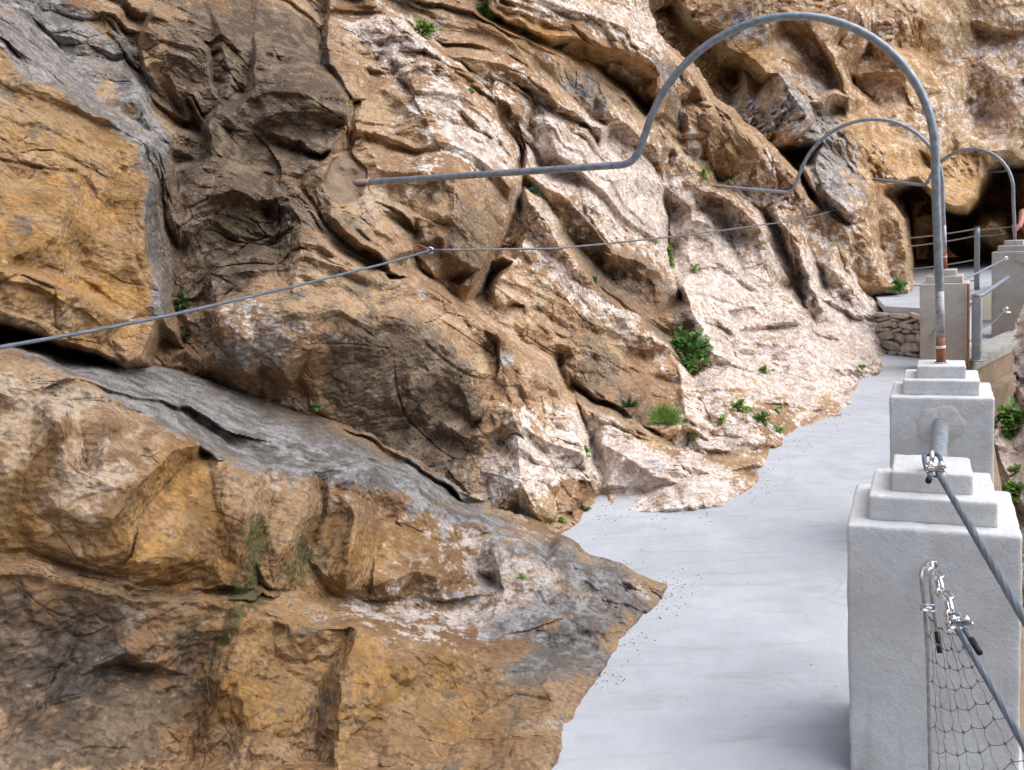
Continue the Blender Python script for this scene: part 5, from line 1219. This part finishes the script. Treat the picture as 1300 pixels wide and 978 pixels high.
def plant(surf, px, py, rx, ry, label, kind='leafy', mat=0, n=None, droop=.3, seed=1, name='rock_plant', cat='plant', leafpx=None, shift=0.):
    rnd = random.Random(seed * 7 + 1)
    root, nn = probe(surf, px, py + ry * .35)
    D = (root - V3(EYE)).dot(V3(Fv)); m_ = D / FPX; R_ = rx * m_; Hh = ry * m_
    toward = (V3(EYE) - root).normalized(); outw = (nn * .6 + toward * .35 + Vector((0, 0, .55))).normalized()
    root = root - outw * .01
    t = thing(name, label, cat, tuple(root))
    sb, lb_ = bmesh.new(), bmesh.new(); lp = leafpx or max(5.0, rx * .36)
    a1 = V3(Rv); a2 = V3(Uv)
    if kind == 'grass':
        n = n or 90
        for i in range(n):
            a = rnd.uniform(-1, 1); b = rnd.choice([rnd.uniform(.2, .9), rnd.uniform(.5, 1.7)]); base = root + a1 * a * R_ * .35 + toward * rnd.uniform(0, .3) * R_
            tip = base + a1 * (a * R_ * .9 + rnd.gauss(0, .15) * R_) + a2 * (Hh * b - abs(a) * Hh * .5) + toward * rnd.uniform(-.2, .7) * R_
            midp = base.lerp(tip, .55) + outw * R_ * .25; w = m_ * rnd.uniform(.3, .6)
            s = (tip - base).cross(toward).normalized() * w
            q = [lb_.verts.new(base - s), lb_.verts.new(base + s), lb_.verts.new(midp + s * .8), lb_.verts.new(tip), lb_.verts.new(midp - s * .8)]
            lb_.faces.new(q)
        tube(sb, [root - outw * .02, root + outw * .03], .006, 6)
    else:
        ns = max(4, int((n or 14)))
        for i in range(ns):
            a = rnd.uniform(0, 2 * PI); r_ = math.sqrt(rnd.random())
            end = root + a1 * math.cos(a) * R_ * r_ + a2 * (math.sin(a) * r_ * Hh + Hh * .35) + outw * R_ * rnd.uniform(.25, .9) - Vector((0, 0, droop * R_ * r_))
            mid = root.lerp(end, .5) + outw * R_ * .25
            st = smooth_path([root, mid, end], 4); tube(sb, st, [max(.0012, m_ * .5 * (1 - k / len(st) * .6)) for k in range(len(st))], 5)
            nl = rnd.randint(4, 7)
            for k in range(nl):
                s_ = .35 + .65 * (k + 1) / nl; p = root.lerp(mid, s_ * 2) if s_ < .5 else mid.lerp(end, s_ * 2 - 1)
                dd = Vector((rnd.gauss(0, 1), rnd.gauss(0, 1), rnd.gauss(0, .6))) + (end - root).normalized() * .8 + toward * .4
                L = lp * m_ * rnd.uniform(.7, 1.35)
                leaf(lb_, p, dd, (Vector((0, 0, 1)) + toward * rnd.uniform(.2, 1.2) + Vector((rnd.gauss(0, .35), rnd.gauss(0, .35), 0))).normalized(), L, L * rnd.uniform(.55, .9), rnd, kind == 'lobed')
    obj('stems', sb, STEM, t, True); obj('leaves', lb_, LEAF[mat], t, False)
    return t
PL = [
 (S2, 870, 450, 24, 30, 'largest dark green bush hanging in the crevice of the long diagonal slab', 'leafy', 0, 46),
 (S2, 893-2, 436, 8, 6, 'small sprig just above left of the largest bush', 'leafy', 0, 5),
 (S2, 845, 530, 20, 20, 'feathery green tuft above the low pale rock on the path', 'grass', 1, 600),
 (S2, 872, 548, 14, 12, 'broad leaved plant at the right of the feathery tuft', 'lobed', 1, 12),
 (S2, 799, 512, 13, 12, 'faint grassy tuft on brown rock left of the larger feathery tuft', 'grass', 2, 110),
 (S2, 938, 519, 15, 10, 'bright green leafy plant, left one of the pair above the path edge', 'lobed', 1, 16),
 (S2, 968, 532, 14, 11, 'green trailing plant, right one of the pair above the path edge', 'lobed', 0, 14),
 (S2, 986, 546, 9, 5, 'small trailing sprig near the path right of the pair of green plants', 'leafy', 1, 6),
 (S2, 916, 533, 5, 6, 'tiny seedling on the pale rock left of the bright leafy plant', 'leafy', 1, 4),
 (S2, 985, 520, 10, 4, 'thin sprig above the trailing plant near the path', 'leafy', 1, 4),
 (S2, 972, 472, 9, 6, 'small bright plant high on the white rock above the path plants', 'lobed', 1, 7),
 (S2, 745, 574, 7, 8, 'small green plant in the cleft beside the round brown boulder', 'lobed', 1, 8),
 (S2, 714, 662, 7, 5, 'little plant at the foot of the brown boulder where the path begins', 'leafy', 1, 6),
 (S2, 697, 668, 6, 4, 'yellow green weed just left of the foot of the brown boulder', 'leafy', 1, 5),
 (S2, 740, 646, 7, 4, 'mossy weed under the right side of the brown boulder', 'leafy', 2, 5),
 (S2, 536, 42, 18, 9, 'bright leafy plant on the crest of the big light slab', 'lobed', 1, 22),
 (S2, 616, 17, 13, 14, 'dark green plant at the top edge under the overhanging crag', 'leafy', 0, 22),
 (S2, 672, 44, 5, 4, 'tiny plant in the crack below the overhanging crag, left one', 'leafy', 0, 5),
 (S2, 710, 58, 8, 5, 'small plant in the crack below the overhanging crag, right one', 'leafy', 0, 7),
 (S2, 443, 131, 3, 6, 'small round sprig in the vertical crack above the patch of mortar', 'leafy', 1, 5),
 (S2, 598, 117, 4, 4, 'tiny sprig behind the crest of the big light slab', 'leafy', 0, 4),
 (S2, 675, 243, 7, 4, 'flat mossy sprig under the long arm of the nearest arch', 'leafy', 2, 5),
 (S2, 893, 222, 8, 7, 'small bright plant above the end of the middle arch', 'leafy', 1, 9),
 (S2, 924, 226, 6, 6, 'pale sprig to the right of the plant above the middle arch end', 'leafy', 2, 4),
 (S2, 881, 339, 4, 4, 'little round plant to the right of the moss streak', 'lobed', 1, 4),
 (S2, 850, 324, 4, 17, 'narrow upright streak of moss in the groove below the thin cable', 'leafy', 1, 16),
 (S2, 755, 356, 5, 3, 'small sprig at the hole in the brown band', 'leafy', 0, 4),
 (S2, 1018, 357, 5, 3, 'faint small plant on the white ribs far up the path', 'leafy', 1, 4),
 (S2, 1094, 468, 5, 2, 'tiny green weed on the rock toe far along the path', 'leafy', 1, 4),
 (S2, 404, 515, 7, 5, 'small green weed in the seam behind the foreground outcrop', 'leafy', 1, 6),
 (S2, 228, 384, 14, 16, 'dim green fern in the dark recess above the thick cable', 'leafy', 2, 20),
 (S2, 236, 424, 11, 6, 'dim trailing fern in the dark recess below the thick cable', 'leafy', 2, 10),
 (S1, 662, 731, 4, 3, 'tiny green weed on the white part of the foreground outcrop', 'leafy', 1, 4),
 (S3, 1138, 362, 12, 9, 'green plant at the foot of the pale bulge beside the landing', 'leafy', 0, 20),
 (S4, 1282, 545, 26, 20, 'upper leafy plant on the pale rock at the right edge below the path', 'lobed', 1, 64),
 (S4, 1288, 597, 9, 9, 'middle small plant on the pale rock at the right edge', 'lobed', 1, 9),
 (S4, 1290, 624, 22, 14, 'lowest broad leaved plant at the right edge beside the nearest pillar', 'lobed', 1, 36),
 (S4, 1340, 560, 20, 16, 'leafy plant beyond the right edge of the photo on the gorge rock', 'lobed', 0, 24),
]
for i, a in enumerate(PL):
    plant(a[0], a[1], a[2], a[3], a[4], a[5], a[6], a[7], a[8], seed=i + 3)

# ---- grit and dead leaves on the path -------------------------------------------
bm = bmesh.new(); rnd = random.Random(5)
edge_px = [(712,672),(760,650),(830,655),(900,648),(950,625),(700,690),(780,722),(840,745),(835,775),(790,812),(760,860),(960,600),(1000,566),(1050,530),(850,752)]
for i in range(900):
    if i < 840:
        e = rnd.choice(edge_px); c = on_ground(e[0] + abs(rnd.gauss(0, 22)) - 4, e[1] + rnd.gauss(0, 9))
    else: c = on_ground(rnd.uniform(760, 1090), rnd.uniform(560, 960))
    r = rnd.choice([.0012, .0016, .002, .0025, .004]) * (float(c[1]) / 4.5) ** .3
    s = bmesh.ops.create_icosphere(bm, subdivisions=1, radius=r)
    for v in s['verts']: v.co = Vector((v.co.x * rnd.uniform(.7, 1.4), v.co.y * rnd.uniform(.7, 1.4), v.co.z * rnd.uniform(.4, .8))) + Vector((float(c[0]), float(c[1]), r * .3))
tag(obj('grit', bm, plain('grit', (.27, .22, .18), .9, .6, 60), None, False), 'scattered grit and crumbs on the path beside the rock foot', 'grit', None, 'stuff')

# ---- person behind the far pillar -------------------------------------------------
SKIN = plain('skin', (.50, .22, .17), .5, .1, 30); CLOTH = plain('grey_shirt', (.16, .17, .16), .9, .2, 60); TROU = plain('dark_trousers', (.05, .055, .07), .9, .2, 60); HAIR = plain('brown_hair', (.05, .03, .02), .6)
hand = V3(at(1288.5, 290, 11.72)); gz = .12
pc = V3(at(1318, 300, 12.15)); pc.z = gz
man = thing('person', 'person in a grey shirt behind the far pillar, one hand on the arch pole', 'person', tuple(pc))
rgt = V3(Rv); rgt.z = 0; rgt.normalize(); fw = Vector((-rgt.y, rgt.x, 0))   # fw points away from the camera
face = -fw
def skin(name, verts, edges, radii, mat, parent, sub=2, root=0):
    me = bpy.data.meshes.new(name); me.from_pydata([tuple(v) for v in verts], edges, []); o = bpy.data.objects.new(name, me); col.objects.link(o)
    md = o.modifiers.new('skin', 'SKIN'); sv = me.skin_vertices[0].data
    for i, r in enumerate(radii): sv[i].radius = (r, r) if not isinstance(r, tuple) else r
    sv[root].use_root = True
    s2 = o.modifiers.new('sub', 'SUBSURF'); s2.levels = sub; s2.render_levels = sub
    dg = bpy.context.evaluated_depsgraph_get(); dg.update(); ev = o.evaluated_get(dg); m2 = bpy.data.meshes.new_from_object(ev)
    bpy.data.objects.remove(o); bpy.data.meshes.remove(me)
    m2.transform(Matrix.Translation(-parent.location)); m2.name = name
    return link_mesh(name, m2, mat, parent)
q = lambda x, y, z: pc + rgt * x + face * y + Vector((0, 0, z))
V_ = [q(0, 0, .92), q(0, 0, 1.12), q(0, .0, 1.36), q(0, .02, 1.47), q(0, .04, 1.58), q(0, .05, 1.68),
      q(-.19, 0, 1.40), None, hand + rgt * .06 + Vector((0, 0, .02)), q(.20, 0, 1.40), q(.25, .0, 1.13), q(.24, .06, .88),
      q(-.10, 0, .86), q(-.11, .03, .48), q(-.11, 0, .07), q(-.11, .14, .03), q(.10, 0, .86), q(.12, .02, .48), q(.13, -.02, .07), q(.14, .12, .03)]
V_[7] = (V_[6] + V_[8]) / 2 + Vector((0, 0, .09)) + face * .05
E_b = [(0, 1), (1, 2), (2, 3), (3, 4), (4, 5), (2, 6), (6, 7), (7, 8), (2, 9), (9, 10), (10, 11), (0, 12), (12, 13), (13, 14), (14, 15), (0, 16), (16, 17), (17, 18), (18, 19)]
R_b = [.13, .12, .13, .055, .085, .08, .06, .042, .028, .06, .042, .028, .085, .058, .042, .035, .085, .058, .042, .035]
# fingers closed round the pole
Vh = list(V_); Eh = list(E_b); Rh = list(R_b)
palm = hand + rgt * .022; Vh.append(palm); Eh.append((8, len(Vh) - 1)); Rh.append(.024); pi_ = len(Vh) - 1
for k in range(4):
    z = .03 - .02 * k; b0_ = palm + Vector((0, 0, z)) + face * .018
    ch_ = [b0_, hand + face * .034 + Vector((0, 0, z)), hand - rgt * .032 + face * .012 + Vector((0, 0, z)), hand - rgt * .022 - face * .022 + Vector((0, 0, z))]
    last = pi_
    for j, c in enumerate(ch_): Vh.append(c); Rh.append(.0095 - .001 * j); Eh.append((last, len(Vh) - 1)); last = len(Vh) - 1
ch_ = [palm - face * .02 + Vector((0, 0, .02)), hand - face * .034 + Vector((0, 0, .03)), hand - rgt * .02 - face * .03 + Vector((0, 0, .035))]; last = pi_
for j, c in enumerate(ch_): Vh.append(c); Rh.append(.0105 - .001 * j); Eh.append((last, len(Vh) - 1)); last = len(Vh) - 1
skin('body', Vh, Eh, Rh, SKIN, man)
skin('shirt', [V_[0], V_[1], V_[2], V_[3] - Vector((0, 0, .05)), V_[6], V_[6].lerp(V_[7], .55), V_[9], V_[9].lerp(V_[10], .6)], [(0, 1), (1, 2), (2, 3), (2, 4), (4, 5), (2, 6), (6, 7)], [.15, .145, .15, .07, .075, .06, .075, .06], CLOTH, man)
skin('trousers', [V_[0] + Vector((0, 0, .02)), V_[12], V_[13], V_[14] + Vector((0, 0, .03)), V_[16], V_[17], V_[18] + Vector((0, 0, .03))], [(0, 1), (1, 2), (2, 3), (0, 4), (4, 5), (5, 6)], [.145, .10, .072, .06, .10, .072, .06], TROU, man)
bm = bmesh.new(); s = bmesh.ops.create_icosphere(bm, subdivisions=3, radius=.105)
for v in s['verts']: v.co = Vector((v.co.x * .9, v.co.y, v.co.z * 1.1)); 
for v in s['verts']: v.co = V_[5] + v.co - face * .022 + Vector((0, 0, .03)) if v.co.z > -.03 or True else v.co
obj('hair', bm, HAIR, man)

# ---- light -------------------------------------------------------------------
SUN_EL, SUN_AZ = rad(54), rad(108)      # azimuth clockwise from +Y
wd = bpy.data.worlds.new('World'); scene.world = wd; wd.use_nodes = True; nt = wd.node_tree; nt.nodes.clear()
sky = nt.nodes.new('ShaderNodeTexSky'); sky.sky_type = 'NISHITA'; sky.sun_disc = False; sky.sun_elevation = SUN_EL; sky.sun_rotation = SUN_AZ
bg = nt.nodes.new('ShaderNodeBackground'); bg.inputs[1].default_value = .15; wo = nt.nodes.new('ShaderNodeOutputWorld')
nt.links.new(sky.outputs[0], bg.inputs[0]); nt.links.new(bg.outputs[0], wo.inputs[0])
sd_ = bpy.data.lights.new('sun', 'SUN'); sd_.energy = 2.3; sd_.angle = rad(80); sd_.color = (1, .95, .88)
so = bpy.data.objects.new('sun', sd_); col.objects.link(so)
dv_ = Vector((math.sin(SUN_AZ) * math.cos(SUN_EL), math.cos(SUN_AZ) * math.cos(SUN_EL), math.sin(SUN_EL)))
so.rotation_euler = dv_.to_track_quat('Z', 'Y').to_euler(); so.location = (10, -5, 30)
vs = scene.view_settings; vs.view_transform = 'Standard'; vs.look = 'None'; vs.gamma = 1; vs.exposure = .92; vs.use_curve_mapping = False
scene.cycles.max_bounces = 4; scene.cycles.diffuse_bounces = 3; scene.cycles.glossy_bounces = 2; scene.cycles.use_adaptive_sampling = True; scene.cycles.adaptive_threshold = .03
scene.cycles.use_denoising = True
